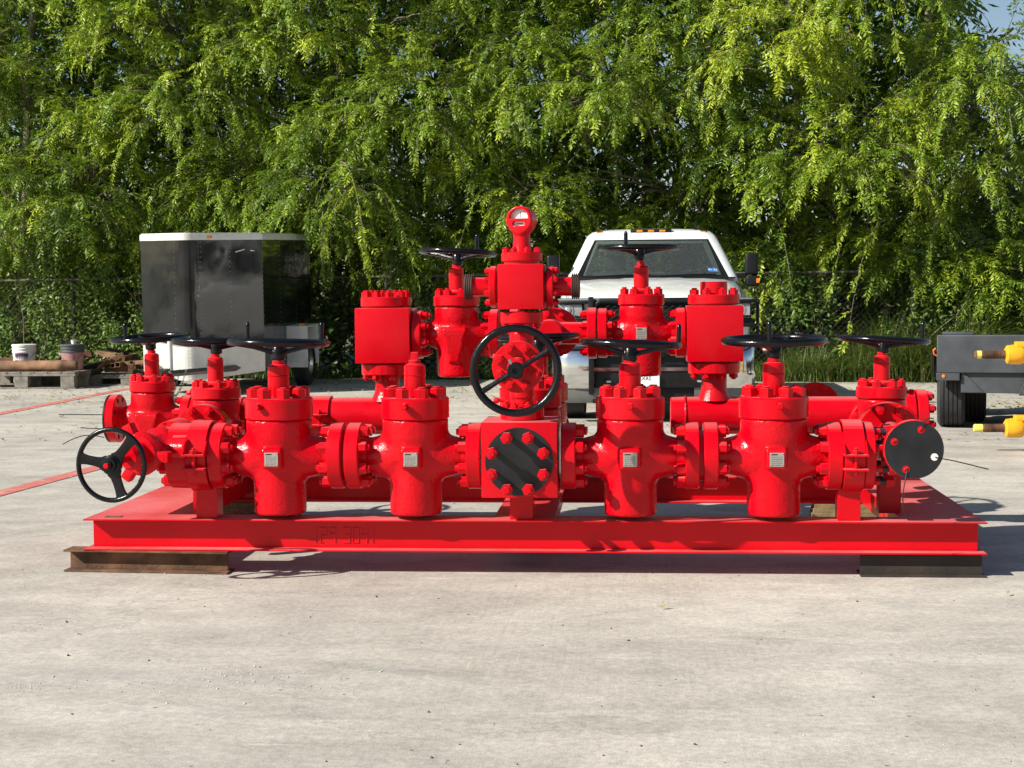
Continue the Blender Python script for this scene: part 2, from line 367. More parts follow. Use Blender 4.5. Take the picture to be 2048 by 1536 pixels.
def ob(name, me, mat, parent=None, loc=(0, 0, 0), rot=None):
    if isinstance(me, MB): me = me.mesh(name)
    if mat is not None:
        if not me.materials: me.materials.append(mat)
    o = bpy.data.objects.new(name, me); COL.objects.link(o)
    o.location = loc
    if rot is not None:
        if isinstance(rot, Quaternion): o.rotation_mode = 'QUATERNION'; o.rotation_quaternion = rot
        else: o.rotation_euler = rot
    if parent is not None: o.parent = parent
    return o
def tag(o, label, cat=None, group=None, kind=None):
    if label: o['label'] = label
    if cat: o['category'] = cat
    if group: o['group'] = group
    if kind: o['kind'] = kind
    return o
def empty(name, loc=(0, 0, 0), rz=0):
    o = bpy.data.objects.new(name, None); COL.objects.link(o); o.location = loc; o.rotation_euler = (0, 0, rz); o.empty_display_size = .2; return o
def qz(axis, spin=0.0):
    q = Vector((0, 0, 1)).rotation_difference(Vector(axis).normalized())
    return q @ Quaternion((0, 0, 1), spin)
def text_mesh(txt, size, extrude=.002, name='lettering', align='CENTER'):
    cu = bpy.data.curves.new('tmp', 'FONT'); cu.body = txt; cu.size = size; cu.extrude = extrude; cu.align_x = align; cu.align_y = 'CENTER'; cu.resolution_u = 2
    o = bpy.data.objects.new('tmp', cu); COL.objects.link(o); bpy.context.view_layer.update()
    dg = bpy.context.evaluated_depsgraph_get(); me = bpy.data.meshes.new_from_object(o.evaluated_get(dg)); me.name = name
    bpy.data.objects.remove(o); bpy.data.curves.remove(cu); return me

# nuts share mesh data per size
_NC = {}
def nut_mesh(R, h, stud, sr=None):
    k = (R, h, stud, sr)
    if k in _NC: return _NC[k]
    b = MB(); c = R * .12
    b.lathe([(R, 0), (R, h - c), (R - c, h)], (0, 0, 0), (0, 0, 1), 6)
    if stud: b.cyl((0, 0, h), (0, 0, h + stud), sr or R * .56, 10, ch=R * .08)
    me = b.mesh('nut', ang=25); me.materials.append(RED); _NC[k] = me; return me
def ring_nuts(parent, c, axis, BC, n, R, h, stud, phase=.5, name='nut', skip=()):
    u, v, a = basis(axis); me = nut_mesh(R, h, stud)
    for k in range(n):
        if k in skip: continue
        t = 2 * PI * (k + phase) / n
        ob(name, me, None, parent, Vector(c) + (u * math.cos(t) + v * math.sin(t)) * BC, qz(a, random.uniform(0, PI)))

# ------------------------------------------------------------------ smooth castings (surface nets over a distance field)
def surface_nets(fn, lo, hi, h):
    ax = [np.arange(lo[i] - h, hi[i] + 2 * h, h) for i in range(3)]
    X, Y, Z = np.meshgrid(*ax, indexing='ij'); F = fn(X, Y, Z); nx, ny, nz = F.shape
    C = [(i, j, k) for i in (0, 1) for j in (0, 1) for k in (0, 1)]
    def sl(c): return F[c[0]:nx - 1 + c[0], c[1]:ny - 1 + c[1], c[2]:nz - 1 + c[2]]
    neg = sum((sl(c) < 0).astype(int) for c in C); act = (neg > 0) & (neg < 8)
    acc = np.zeros(act.shape + (3,)); cnt = np.zeros(act.shape)
    for a in C:
        for d in range(3):
            if a[d]: continue
            b = list(a); b[d] = 1; fa, fb = sl(a), sl(tuple(b)); cr = (fa < 0) != (fb < 0)
            t = np.where(cr, fa / np.where(fa == fb, 1, fa - fb), 0)
            for e in range(3): acc[..., e] += np.where(cr, a[e] + (t if e == d else 0), 0)
            cnt += cr
    idx = -np.ones(act.shape, int); idx[act] = np.arange(act.sum()); I = np.argwhere(act)
    V = (I + acc[act] / cnt[act][:, None]) * h + np.array([q[0] for q in ax]); Q = []
    for d in range(3):
        e, g = (d + 1) % 3, (d + 2) % 3
        A = [slice(None)] * 3; B = [slice(None)] * 3; A[d] = slice(0, -1); B[d] = slice(1, None)
        s0, s1 = F[tuple(A)] < 0, F[tuple(B)] < 0
        for P_ in np.argwhere(s0 != s1):
            if P_[e] == 0 or P_[g] == 0 or P_[e] >= act.shape[e] or P_[g] >= act.shape[g]: continue
            q = []
            for de, dg in ((-1, -1), (0, -1), (0, 0), (-1, 0)):
                w_ = P_.copy(); w_[e] += de; w_[g] += dg; q.append(idx[tuple(w_)])
            if min(q) < 0: continue
            Q.append(q if s0[tuple(P_)] else q[::-1])
    return V, Q
def smin(a, b, k):
    h = np.clip(.5 + .5 * (b - a) / k, 0, 1); return b * (1 - h) + a * h - k * h * (1 - h)
def sd_cyl(r, hgt, rad):
    d0 = r - rad; d1 = hgt; return np.minimum(np.maximum(d0, d1), 0) + np.sqrt(np.maximum(d0, 0) ** 2 + np.maximum(d1, 0) ** 2)
def sd_box(x, y, z, a, b, c):
    qx, qy, qz_ = np.abs(x) - a, np.abs(y) - b, np.abs(z) - c
    return np.minimum(np.maximum(qx, np.maximum(qy, qz_)), 0) + np.sqrt(np.maximum(qx, 0) ** 2 + np.maximum(qy, 0) ** 2 + np.maximum(qz_, 0) ** 2)
def sdf_mesh(fn, lo, hi, h, name, mat):
    V, Q = surface_nets(fn, lo, hi, h); me = bpy.data.meshes.new(name); me.from_pydata(V.tolist(), [], [tuple(int(i) for i in q) for q in Q])
    me.polygons.foreach_set('use_smooth', [True] * len(me.polygons)); me.materials.append(mat); return me
def valve_sdf(ru, rl, ztop, zbot, rn, half, rc, boss=None, pad=None):
    def fn(X, Y, Z):
        r = np.hypot(X, Y)
        up = sd_cyl(r, np.abs(Z - (ztop + .02) / 2) - (ztop - .02) / 2, ru - .008) - .008
        up = sd_cyl(r, np.maximum(Z - ztop, -.005 - Z), ru - .006 - .016 * np.clip((.09 - Z) / .09, 0, 1))
        lw = sd_cyl(r, np.maximum(Z - .03, zbot + .012 - Z), rl - .012) - .012
        rr = np.hypot(Y, Z); ax = np.abs(X)
        rad = rn + (rc - rn) * np.clip((half * .76 - ax) / (half * .42), 0, 1)
        nk = np.maximum((rr - rad) * .85, ax - half + .03)
        d = smin(smin(up, lw, .03 * ru / .16), nk, .024 * ru / .16)
        if boss:   # wedge-shaped cast boss on the front
            bw = .062 - .055 * np.clip(-Z / .14, -.2, 1) * .55
            bx = np.maximum(np.maximum(np.abs(X) - bw, np.maximum(Z - .035, -.155 - Z)), np.abs(Y + boss / 2) - boss / 2 - .006 + .10 * np.clip(-Z, 0, .2))
            d = smin(d, bx, .012)
        if pad: d = smin(d, sd_box(X - pad[0], Y + pad[1] / 2, Z - pad[2], pad[3], pad[1] / 2, pad[4]) - .004, .010)
        return d
    return fn
H0 = .0095
BIG = sdf_mesh(valve_sdf(.162, .124, .176, -.277, .082, .30, .116, pad=(.0, .171, .002, .044, .044)), (-.31, -.18, -.29), (.31, .18, .19), H0, 'gate_valve_casting', REDC)
BIGN = sdf_mesh(valve_sdf(.162, .124, .176, -.277, .082, .30, .125), (-.31, -.18, -.29), (.31, .18, .19), .012, 'gate_valve_casting_plain', REDC)
SMB = sdf_mesh(valve_sdf(.128, .110, .152, -.240, .064, .225, .098, boss=.135), (-.24, -.15, -.25), (.24, .15, .17), H0, 'small_valve_casting', REDC)
SMP = sdf_mesh(valve_sdf(.128, .108, .152, -.240, .064, .225, .098, pad=(.0, .140, .0, .032, .036)), (-.24, -.15, -.25), (.24, .15, .17), H0, 'small_valve_casting_padded', REDC)
CHK = sdf_mesh(lambda X, Y, Z: smin(smin(sd_cyl(np.hypot(X, Z), np.abs(Y) - .14, .062) - .012, sd_cyl(np.hypot(Y + .02, Z), np.abs(X - .08) - .10, .05), .03), sd_cyl(np.hypot(X, Z), np.abs(Y - .06) - .05, .085) - .008, .03), (-.11, -.17, -.11), (.2, .17, .11), .0085, 'choke_casting', REDC)
CVB = sdf_mesh(lambda X, Y, Z: smin(smin(sd_cyl(np.hypot(X, Y), np.abs(Z) - .16, .058), sd_cyl(np.hypot(X, Z), np.maximum(Y - .10, -.19 - Y), .078) - .008, .04), sd_cyl(np.hypot(X, Z), np.abs(Y - .08) - .09, .07) - .01, .03), (-.11, -.22, -.17), (.11, .2, .17), .0085, 'column_valve_casting', REDC)

# ------------------------------------------------------------------ the setting
def struct(o): o['kind'] = 'structure'; return o
b = MB(); b.add([(-900, -900, -.06), (900, -900, -.06), (900, 1500, -.06), (-900, 1500, -.06)], [(0, 1, 2, 3)])
struct(ob('ground', b, SOIL))
def fy(x): return 16.35 - .13 * x      # fence line, slightly skewed to the skid
b = MB(); xs = (-60, 60)
b.prism([(xs[0], -40, -.2), (xs[1], -40, -.2), (xs[1], fy(xs[1]) - .15, -.2), (xs[0], fy(xs[0]) - .15, -.2)], (0, 0, .2))
struct(ob('concrete_yard', b, CONC))
def ground_line(pts, wd, name):
    b = MB()
    for (x0, y0), (x1, y1) in zip(pts[:-1], pts[1:]):
        d = Vector((x1 - x0, y1 - y0, 0)).normalized(); s = Vector((-d.y, d.x, 0)) * wd / 2
        b.add([Vector((x0, y0, .004)) + s, Vector((x0, y0, .004)) - s, Vector((x1, y1, .004)) - s, Vector((x1, y1, .004)) + s], [(0, 1, 2, 3)])
    return struct(ob(name, b, LINE))
ground_line([(-4.47, 7.0), (-4.52, 10.), (-4.55, 14.2)], .15, 'painted_line')
ground_line([(-1.78, .9), (-1.6, 3.2), (-1.45, 4.9), (-1.3, 7.0)], .15, 'painted_line')
ground_line([(-2.0, 11.2), (-2.05, 14.0)], .15, 'painted_line')
# saw-cut joints, recessed look comes from a thin dark filler strip
# ------------------------------------------------------------------ choke manifold
ROOT = empty('choke_manifold', (2.1, .95, .107))
tag(ROOT, 'glossy red steel choke manifold of bolted gate valves on a beam skid', 'choke manifold')
O0 = Vector((2.1, .95, .107))
def part(name, me, mat, loc, rot=None, label=None):
    o = ob(name, me, mat, ROOT, Vector(loc) - O0, rot)
    if label: o['label'] = label
    return o
ZT, ZB = .258, .107; TF = .0075
# skid
b = MB(); b.box(0, 4.254, 0, .17, ZT - TF, ZT); b.box(0, 4.254, 0, .17, ZB, ZB + TF); b.box(.026, 4.226, .070, .080, ZB + TF, ZT - TF)
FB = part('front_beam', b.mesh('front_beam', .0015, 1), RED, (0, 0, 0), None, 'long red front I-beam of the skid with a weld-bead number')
# weld-bead number 1293041
SEG = {'1': [[(.5, 1), (.5, 0)]], '2': [[(0, 1), (1, 1), (1, .5), (.1, .48), (0, 0), (.4, .02)]], '9': [[(1, 0), (1, 1), (.1, 1), (.1, .6), (.9, .6)]],
       '3': [[(0, 1), (1, 1), (1, 0), (0, .02)], [(.35, .55), (.95, .5)]], '0': [[(.1, 1), (1, .97), (1, 0), (0, .02), (.1, 1)]], '4': [[(0, 1), (.1, .55), (.9, .57)], [(1, 1), (.95, 0)]]}
x = 1.105
for ch in '129 3041':
    if ch == ' ': x += .028; continue
    b = MB()
    for st in SEG[ch]:
        pts = []
        for (a0, c0), (a1, c1) in zip(st[:-1], st[1:]):
            for q in range(6): pts.append((x + (a0 + (a1 - a0) * q / 6) * .030 + random.uniform(-.0006, .0006),   .0690, .139 + (c0 + (c1 - c0) * q / 6) * .074))
        pts.append((x + st[-1][0] * .030,   .0690, .139 + st[-1][1] * .074))
        b.tube(pts, .0031, 6)
    ob('weld_bead_digit', b, RED, FB); x += .0425 if ch != '1' else .036
b = MB(); b.box(0, 4.254, 1.72, 1.89, ZT - TF, ZT); b.box(0, 4.254, 1.72, 1.89, ZB, ZB + TF); b.box(.026, 4.226, 1.80, 1.811, ZB + TF, ZT - TF)
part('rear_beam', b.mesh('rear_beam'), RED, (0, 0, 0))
def channel(x0, x1, nm):
    b = MB(); b.box(x0, x1, .172, 1.718, ZT - TF - .001, ZT - .001); b.box(x0 + .02, x0 + .03, .095, 1.78, ZB + .03, ZT - TF - .001); b.box(x1 - .03, x1 - .02, .095, 1.78, ZB + .03, ZT - TF - .001)
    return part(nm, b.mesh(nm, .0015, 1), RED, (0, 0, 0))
SBL = channel(.002, .36, 'side_beam'); channel(3.885, 4.252, 'side_beam'); channel(1.97, 2.26, 'cross_beam')
b = MB(); b.box(.085, .165, .06, .10, ZT - .001, ZT + .0025); ob('lifting_slot', b, RUST, SBL)

def flange(parent_part, x0, x1, r, name='flange', axis='X', ri=.0, c=(0, 0, 0), sub=True):
    b = MB(); ax = {'X': Vector((1, 0, 0)), 'Y': Vector((0, 1, 0)), 'Z': Vector((0, 0, 1))}[axis]
    b.cyl(Vector(c) + ax * x0, Vector(c) + ax * x1, r, 48, ch=.005)
    return ob(name, b, RED, parent_part) if sub else b
HW = 0
def handwheel(loc, R, axis=(0, 0, 1), spokes=2, phase=0., dish=.055, handle=None, label=None, tube=.0175, hubr=.034, hubh=.055, wide=False, letters=None):
    q = qz(axis)
    b = MB(); b.torus(R, tube, dish)
    o = part('handwheel', b, BLACK, loc, q, label)
    b = MB()
    if wide:
        b.lathe([(hubr * .6, -.02), (hubr, -.012), (hubr, .012), (hubr * .72, .02), (hubr * .72, .034), (hubr * .45, .036), (hubr * .45, .05)], (0, 0, 0), (0, 0, 1), 28)
    else: b.lathe([(hubr * .8, -.012), (hubr, -.006), (hubr, hubh - .012), (hubr * .85, hubh - .004), (.013, hubh - .004), (.013, hubh - .03)], (0, 0, 0), (0, 0, 1), 24)
    ob('hub', b, BLACK, o)
    for k in range(spokes):
        t = phase + 2 * PI * k / spokes; c, s_ = math.cos(t), math.sin(t); b = MB()
        if wide:
            nn = 7; L = []
            for i in range(nn):
                f = i / (nn - 1); rr = hubr * .8 + (R - hubr * .8) * f; wd = .021 + .016 * (2 * f - 1) ** 4 * (1 if f > .5 else .9); zz = dish * f
                L.append((rr, wd, zz))
            vs = []; fs = []
            for rr, wd, zz in L:
                for sgn, zo in ((-1, -.007), (1, -.007), (1, .008), (-1, .008)): vs.append((rr * c - sgn * wd * s_, rr * s_ + sgn * wd * c, zz + zo))
            for i in range(nn - 1):
                for j in range(4): fs.append((i * 4 + j, i * 4 + (j + 1) % 4, i * 4 + 4 + (j + 1) % 4, i * 4 + 4 + j))
            b.add(vs, fs); ob('spoke', b.mesh('spoke', .003, 2), BLACK, o)
        else:
            b.tube([(hubr * .7 * c, hubr * .7 * s_, hubh * .42), (R * .5 * c, R * .5 * s_, hubh * .42 + (dish - hubh * .42) * .52), (R * c, R * s_, dish - .002)], .0115, 8, radii=[.013, .011, .0135]); ob('spoke', b, BLACK, o)
    if not wide:
        t = phase + PI / 2; b = MB(); b.lathe([(.008, 0), (.008, .020)], (math.cos(t) * hubr * .95, math.sin(t) * hubr * .95, hubh * .45), (math.cos(t), math.sin(t), 0), 6); ob('set_screw', b, STEEL, o)
    if handle is not None:
        c, s_ = math.cos(handle), math.sin(handle); b = MB()
        b.lathe([(.013, 0), (.012, .02), (.0115, .085), (.009, .096), (.004, .101)], (R * c, R * s_, dish), (0, 0, 1), 14); ob('handle', b, BLACK, o)
    if letters:
        for txt, a0, da in letters:
            for i, chv in enumerate(txt):
                a = a0 + da * i; me = text_mesh(chv, .026, .0012); me.materials.append(BLACK)
                mm = Matrix.Translation((R * math.cos(a), R * math.sin(a), dish + tube * .92)) @ Matrix.Rotation(a - PI / 2 if da < 0 else a + PI / 2, 4, 'Z')
                l = ob('cast_lettering', me, None, o); l.matrix_local = mm
    return o
def gate_valve(loc, rotz, size, body, halves, rf, tf, plate=False, nuts=(8, 8), stem='wheel', plug=None, label=None, bnuts=8, skipb=(), holes=False, zoff=0):
    L = size == 'big'
    v = part('gate_valve', body, None, loc, Euler((0, 0, rotz)), label)
    rb, z0, z1 = (.1615, .178, .281) if L else (.129, .155, .216)
    b = MB(); b.lathe([(rb - .006, z0), (rb, z0 + .006), (rb, z1 - .008), (rb - .008, z1)], (0, 0, 0), (0, 0, 1), 56)
    if not L: b.lathe([(.066, z1 - .001), (.064, z1 + .022), (.05, z1 + .030)], (0, 0, 0), (0, 0, 1), 32)
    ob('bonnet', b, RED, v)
    if L: ring_nuts(v, (0, 0, z1), (0, 0, 1), .118, bnuts, .0345, .043, .008, .5, 'bonnet_nut', skipb)
    else: ring_nuts(v, (0, 0, z1), (0, 0, 1), .101, bnuts, .0235, .029, .010, .5, 'bonnet_nut', skipb)
    rs, s0, s1 = (.051, .279, .437) if L else (.0415, .245, .372)
    b = MB(); mid = s0 + (s1 - s0) * .67
    b.lathe([(rs, s0), (rs, mid - .003), (rs + .003, mid), (rs, mid + .003), (rs, s1 - .01), (rs - .01, s1), (rs * .55, s1 + .001), (rs * .55, s1 + .018), (.015, s1 + .02), (.015, s1 + .035)], (0, 0, 0), (0, 0, 1), 32)
    ob('stem_cap', b, RED, v)
    if stem == 'bare':
        b = MB(); b.box(-.017, .017, -.017, .017, s1 + .015, s1 + .056); ob('square_stem', b.mesh('square_stem', .002), RED, v)
    for sg, fl, nn in ((-1, halves[0], nuts[0]), (1, halves[1], nuts[1])):
        if fl <= 0: continue
        e = sg * fl; i_ = sg * (fl - tf); b = MB(); b.cyl((min(e, i_), 0, 0), (max(e, i_), 0, 0), rf, 56, ch=.005)
        fo = ob('flange', b, RED, v)
        b = MB(); b.cyl((sg * fl * .55, 0, 0), (i_, 0, 0), (.083 if L else .066), 32); ob('neck', b, RED, v)
        if nn: ring_nuts(v, (i_, 0, 0), (-sg, 0, 0), rf * .815, nn, .0285 if L else .0235, .038 if L else .030, .014, .5, 'flange_nut')
        elif holes:
            for k in range(8):
                t = 2 * PI * (k + .5) / 8; b = MB(); b.cyl((i_ + .0005 * sg, rf * .8 * math.cos(t), rf * .8 * math.sin(t)), (i_ - .0015 * sg, rf * .8 * math.cos(t), rf * .8 * math.sin(t)), .0145, 16); ob('bolt_hole', b, DKRUST, v)
    if plate:
        pw, ph, py = (.032, .032, .1755) if L else (.028, .032, .1475)
        b = MB(); b.box(-pw, pw, -py - .003, -py, -ph, ph); np_ = ob('nameplate', b, DPLATE, v); np_['label'] = 'silver stamped data plate'
        for sx_ in (-1, 1):
            for sz_ in (-1, 1):
                b = MB(); b.lathe([(.0038, 0), (.002, .002)], (sx_ * (pw - .006), -py - .003, sz_ * (ph - .006)), (0, -1, 0), 8); ob('plate_rivet', b, STEEL, v)
    if plug:
        b = MB(); d = Vector(plug); d2 = Vector((d.x, d.y, 0)).normalized()
        b.lathe([(.009, -.02), (.009, .012)], d, d2, 12); b.lathe([(.0165, .012), (.0165, .03), (.013, .034)], d, d2, 6); ob('vent_plug', b, RED, v)
    return v
FZ = .556; FYc = .09
X1, X2, X3, X4 = .945, 1.603, 2.622, 3.290
RFL, TFL = .157, .068
big = lambda x, pl, hv=(.321, .321), **k: gate_valve((x, FYc, FZ), 0, 'big', BIG, hv, RFL, TFL, plate=True, plug=(pl, -math.sqrt(.1615 ** 2 - pl ** 2), .245), **k)
big(X1, -.055, (.318, .321), label='front-row gate valve nearest the small choke wheel'); big(X2, -.022, stem='bare', label='front-row gate valve without a handwheel, bare square stem')
big(X3, .0, label='front-row gate valve just right of the centre block'); big(X4, .012, (.328, .305), label='front-row gate valve at the right end')
handwheel((X1 + .002, FYc, FZ + .472), .228, (.02, .02, 1), 2, .25, .07, .68, 'black handwheel on the left front valve')
handwheel((X3 + .002, FYc, FZ + .458), .224, (.045, .02, 1), 2, .12, .07, .12, 'black tilted handwheel right of the centre column')
handwheel((X4 + .002, FYc, FZ + .470), .230, (-.01, -.03, 1), 2, 1.15, .07, -1.75, 'black handwheel on the right front valve')
for xa, xb in ((1.262, 1.286), (2.940, 2.966)):
    b = MB(); b.cyl((xa, FYc, FZ), (xb, FYc, FZ), .118, 40); part('ring_gasket', b, RED, (0, 0, 0))
# centre block with black cover and long studs
cb = part('centre_block', MB().box(-.177, .177, -.177, .177, -.176, .176).mesh('centre_block', .006, 2), RED, (2.110, FYc, .553))
b = MB(); b.cyl((0, -.1775, -.006), (0, -.1825, -.006), .158, 64); ob('cover_plate', b, PLATEBLK, cb)['label'] = 'flat black round cover plate'
for k in range(8):
    t = 2 * PI * (k + .5) / 8; p = Vector((.128 * math.cos(t), -.18, .128 * math.sin(t) - .006))
    b = MB(); b.cyl(p, p + Vector((0, -.105, 0)), .0145, 12); ob('stud', b, RED, cb)
    ob('nut', nut_mesh(.0285, .034, .010), None, cb, p + Vector((0, -.082, 0)), qz((0, -1, 0), random.uniform(0, 3)))
# clamps and saddle posts at both row ends
def saddle(xc, x0, x1, xpost, lab):
    b = MB(); wd = x1 - x0; xm = (x0 + x1) / 2
    R0 = RFL + .004; pts = []; nn = 28
    for i in range(nn + 1): 
        t = -PI * .5 + 2 * PI * i / nn; pts.append((R0 * math.cos(t), R0 * math.sin(t)))
    b.ring((x0 - xm, 0, 0), (x1 - xm, 0, 0), R0 + .009, R0 - .004, 48, .001)
    s = part('saddle_clamp', b, RED, (xm, FYc, FZ), None, lab)
    for z0, z1 in ((.018, .026), (-.048, -.040)):
        b = MB(); b.box(-.055, .055, -R0 - .055, -R0 + .03, z0, z1); ob('ear_plate', b, RED, s)
    for sx_ in (-.05, .05):
        b = MB(); b.prism([(sx_ - .003, -R0 - .05, .026), (sx_ - .003, -R0 + .03, .026), (sx_ - .003, -R0 + .06, .12)], (.006, 0, 0)); ob('gusset', b, RED, s)
    b = MB(); b.cyl((0, -R0 - .028, -.075), (0, -R0 - .028, .055), .009, 12); ob('clamp_bolt', b, RED, s)
    ob('nut', nut_mesh(.019, .018, 0), None, s, (0, -R0 - .028, .026)); ob('nut', nut_mesh(.019, .018, 0), None, s, (0, -R0 - .028, -.066))
    b = MB(); b.box(-.052, .052, -.05, .05, -(FZ - ZT), -R0 + .03)
    part('support_post', b.mesh('support_post', .002, 1), RED, (xpost, FYc, FZ))
saddle(.5, .530, .626, .597, 'bolted saddle clamp at the left end of the front row'); saddle(3.68, 3.598, 3.690, 3.634, 'bolted saddle clamp at the right end of the front row')
b = MB(); b.box(-.055, .055, -.05, .05, ZT + .0005, .378); part('support_post', b.mesh('support_post', .002, 1), RED, (2.11, FYc, 0))
b = MB(); b.cyl((.425, 0, 0), (.529, 0, 0), RFL, 56, ch=.005); b.cyl((.529, 0, 0), (.627, 0, 0), RFL - .012, 48)
ef = part('end_flange', b, RED, (0, FYc, FZ)); ring_nuts(ef, (.425, 0, 0), (-1, 0, 0), RFL * .8, 8, .0285, .034, .012, .5, 'flange_nut')
b = MB(); b.cyl((3.596, 0, 0), (3.692, 0, 0), RFL - .012, 48); b.cyl((3.692, 0, 0), (3.742, 0, 0), RFL, 56, ch=.005)
ef = part('end_flange', b, RED, (0, FYc, FZ))
for k in range(8):
    t = 2 * PI * (k + .5) / 8; p = Vector((3.742, RFL * .8 * math.cos(t), RFL * .8 * math.sin(t)))
    b = MB(); b.cyl(p, p + Vector((.088, 0, 0)), .0145, 12); st = ob('stud', b, STUDBLK, ef); st['label'] = 'bare black threaded stud'
    b = MB(); b.cyl(p, p + Vector((.030, 0, 0)), .0152, 12); ob('stud_base', b, RED, ef)
    ob('nut', nut_mesh(.0285, .036, .008), None, ef, p + Vector((.058, 0, 0)), qz((1, 0, 0), random.uniform(0, 3)))

# centre column
CX = 2.113
cv = part('column_valve', CVB, None, (CX, FYc, .985), None, 'upright valve of the centre column')
b = MB(); b.cyl((0, 0, -.255), (0, 0, -.200), .104, 48, ch=.004); ob('flange', b, RED, cv); ring_nuts(cv, (0, 0, -.200), (0, 0, 1), .083, 8, .017, .020, .010, .5, 'flange_nut')
b = MB(); b.cyl((0, 0, -.22), (0, 0, .2), .052, 32); ob('neck', b, RED, cv)
b = MB(); b.cyl((0, 0, .197), (0, 0, .252), .100, 48, ch=.004); ob('flange', b, RED, cv); ring_nuts(cv, (0, 0, .197), (0, 0, -1), .083, 8, .016, .018, .008, .5, 'flange_nut')
b = MB(); b.cyl((0, -.195, .003), (0, -.255, .003), .118, 56, ch=.004); ob('bonnet', b, RED, cv); ring_nuts(cv, (0, -.255, .003), (0, -1, 0), .090, 8, .0235, .024, .010, .5, 'bonnet_nut')
b = MB(); b.lathe([(.046, 0), (.046, .05), (.038, .062), (.02, .063), (.02, .14)], (0, -.255, .003), (0, -1, 0), 32); ob('stem_cap', b, RED, cv)
for z in (.04, -.165):
    b = MB(); b.lathe([(.009, 0), (.009, .03)], (-.08, -.02, z), (-1, 0, 0), 10); b.lathe([(.017, .03), (.017, .05), (.013, .055)], (-.08, -.02, z), (-1, 0, 0), 6); ob('vent_plug', b, RED, cv)
handwheel((CX + .010, -.405, .985), .187, (-.03, -1, .02), 2, .52, .012, None, 'black handwheel facing front on the centre column', hubr=.038, hubh=.030, letters=[('OPEN', .95, -.085)])
ub = part('column_block', MB().box(-.107, .107, -.107, .107, -.105, .105).mesh('column_block', .004, 2), RED, (2.117, FYc, 1.355))
b = MB(); b.cyl((0, 0, .105), (0, 0, .118), .085, 40); b.cyl((0, 0, .118), (0, 0, .160), .0975, 48, ch=.004); ob('flange', b, RED, ub); ring_nuts(ub, (0, 0, .160), (0, 0, 1), .080, 8, .0165, .018, .006, .5, 'flange_nut')
for sg in (-1, 1):
    b = MB(); b.cyl((sg * .107, 0, 0), (sg * .118, 0, 0), .075, 32); b.cyl((sg * .118, 0, 0), (sg * .150, 0, 0), .098, 48, ch=.004); ob('wing_flange', b, RED, ub)
    ring_nuts(ub, (sg * .150, 0, 0), (sg, 0, 0), .080, 8, .0165, .018, .006, .5, 'flange_nut')
    b = MB(); b.cyl((sg * .150, 0, 0), (sg * .240, 0, 0), .043, 32, r1=.046); ob('union_sub', b, RED, ub)
    pr = [(.046, .232)]
    for i in range(4): pr += [(.061, .234 + i * .0095), (.061, .239 + i * .0095), (.054, .2405 + i * .0095), (.054, .2430 + i * .0095)]
    b = MB(); b.lathe(pr + [(.04, .2715)], (0, 0, 0), (sg, 0, 0), 36); ob('union_thread', b, DKBROWN, ub)
# gauge: forged eye with a dial window
gq = Euler((0, 0, -.26))
b = MB(); b.lathe([(.050, .160), (.043, .185), (.040, .215), (.040, .247), (.034, .2475), (.034, .256)], (0, 0, 0), (0, 0, 1), 32); ob('gauge_post', b, RED, ub)
def gauge_sdf(X, Y, Z):
    d = sd_cyl(np.hypot(X, Z), np.abs(Y) - .036, .056) - .008
    d = smin(d, sd_cyl(np.hypot(X, Y), np.abs(Z + .055) - .022, .033) - .004, .03)
    up = np.maximum(np.hypot(X, Z - .006) - .046, .006 - Z) ; up = np.maximum(up, Y + .022)
    lo_ = sd_box(X, Y + .045, Z + .018, .021, .022, .001) - .009
    return np.maximum(d, -np.minimum(up, lo_))
gm = sdf_mesh(gauge_sdf, (-.07, -.05, -.09), (.07, .05, .07), .0034, 'pressure_gauge', RED)
gz = ob('pressure_gauge', gm, None, ub, (.0, 0, .312), gq); gz['label'] = 'red eye-shaped pressure gauge with white half-moon dial'
b = MB(); b.cyl((0, -.0235, .006), (0, -.018, .006), .0475, 40); b.box(-.032, .032, -.024, -.018, -.03, -.006); 
dl = ob('gauge_dial', b, WHT, ub, (0, 0, .312), gq)
b = MB()
for i in range(11):
    a = PI * (i + .5) / 11; b.obox((.037 * math.cos(a), -.0242, .008 + .037 * math.sin(a)), .0016, .001, .008, Quaternion((0, 1, 0), -(a - PI / 2)))
b.obox((.003, -.0243, .024), .0018, .001, .028, Quaternion((0, 1, 0), .05)); b.obox((0, -.0246, -.018), .028, .001, .004, Quaternion())
ob('dial_marks', b, INK, ub, (0, 0, .312), gq)
b = MB(); b.lathe([(.006, 0), (.005, .008)], (0, 0, .063), (0, 0, 1), 10); ob('gauge_fill_screw', b, STEEL, ub, (0, 0, .312), gq)

# valves running back from the centre block
b = MB(); b.cyl((2.11, .267, FZ), (2.11, .33, FZ), RFL, 48, ch=.005); b.cyl((2.11, .33, FZ), (2.11, .472, FZ), RFL - .03, 40); part('spacer_flange', b, RED, (0, 0, 0))
gate_valve((2.105, .80, FZ), PI / 2, 'big', BIGN, (.326, .326), RFL, TFL, nuts=(0, 8), label='gate valve behind the centre column')
gate_valve((2.108, 1.49, FZ - .02), PI / 2, 'big', BIGN, (.326, .326), RFL, TFL, nuts=(0, 0), stem='none', label='rearmost gate valve behind the centre column')
handwheel((2.148, .80, FZ + .475), .203, (-.03, .02, 1), 2, .3, .068, None, 'black handwheel half hidden behind the centre column', tube=.0155)

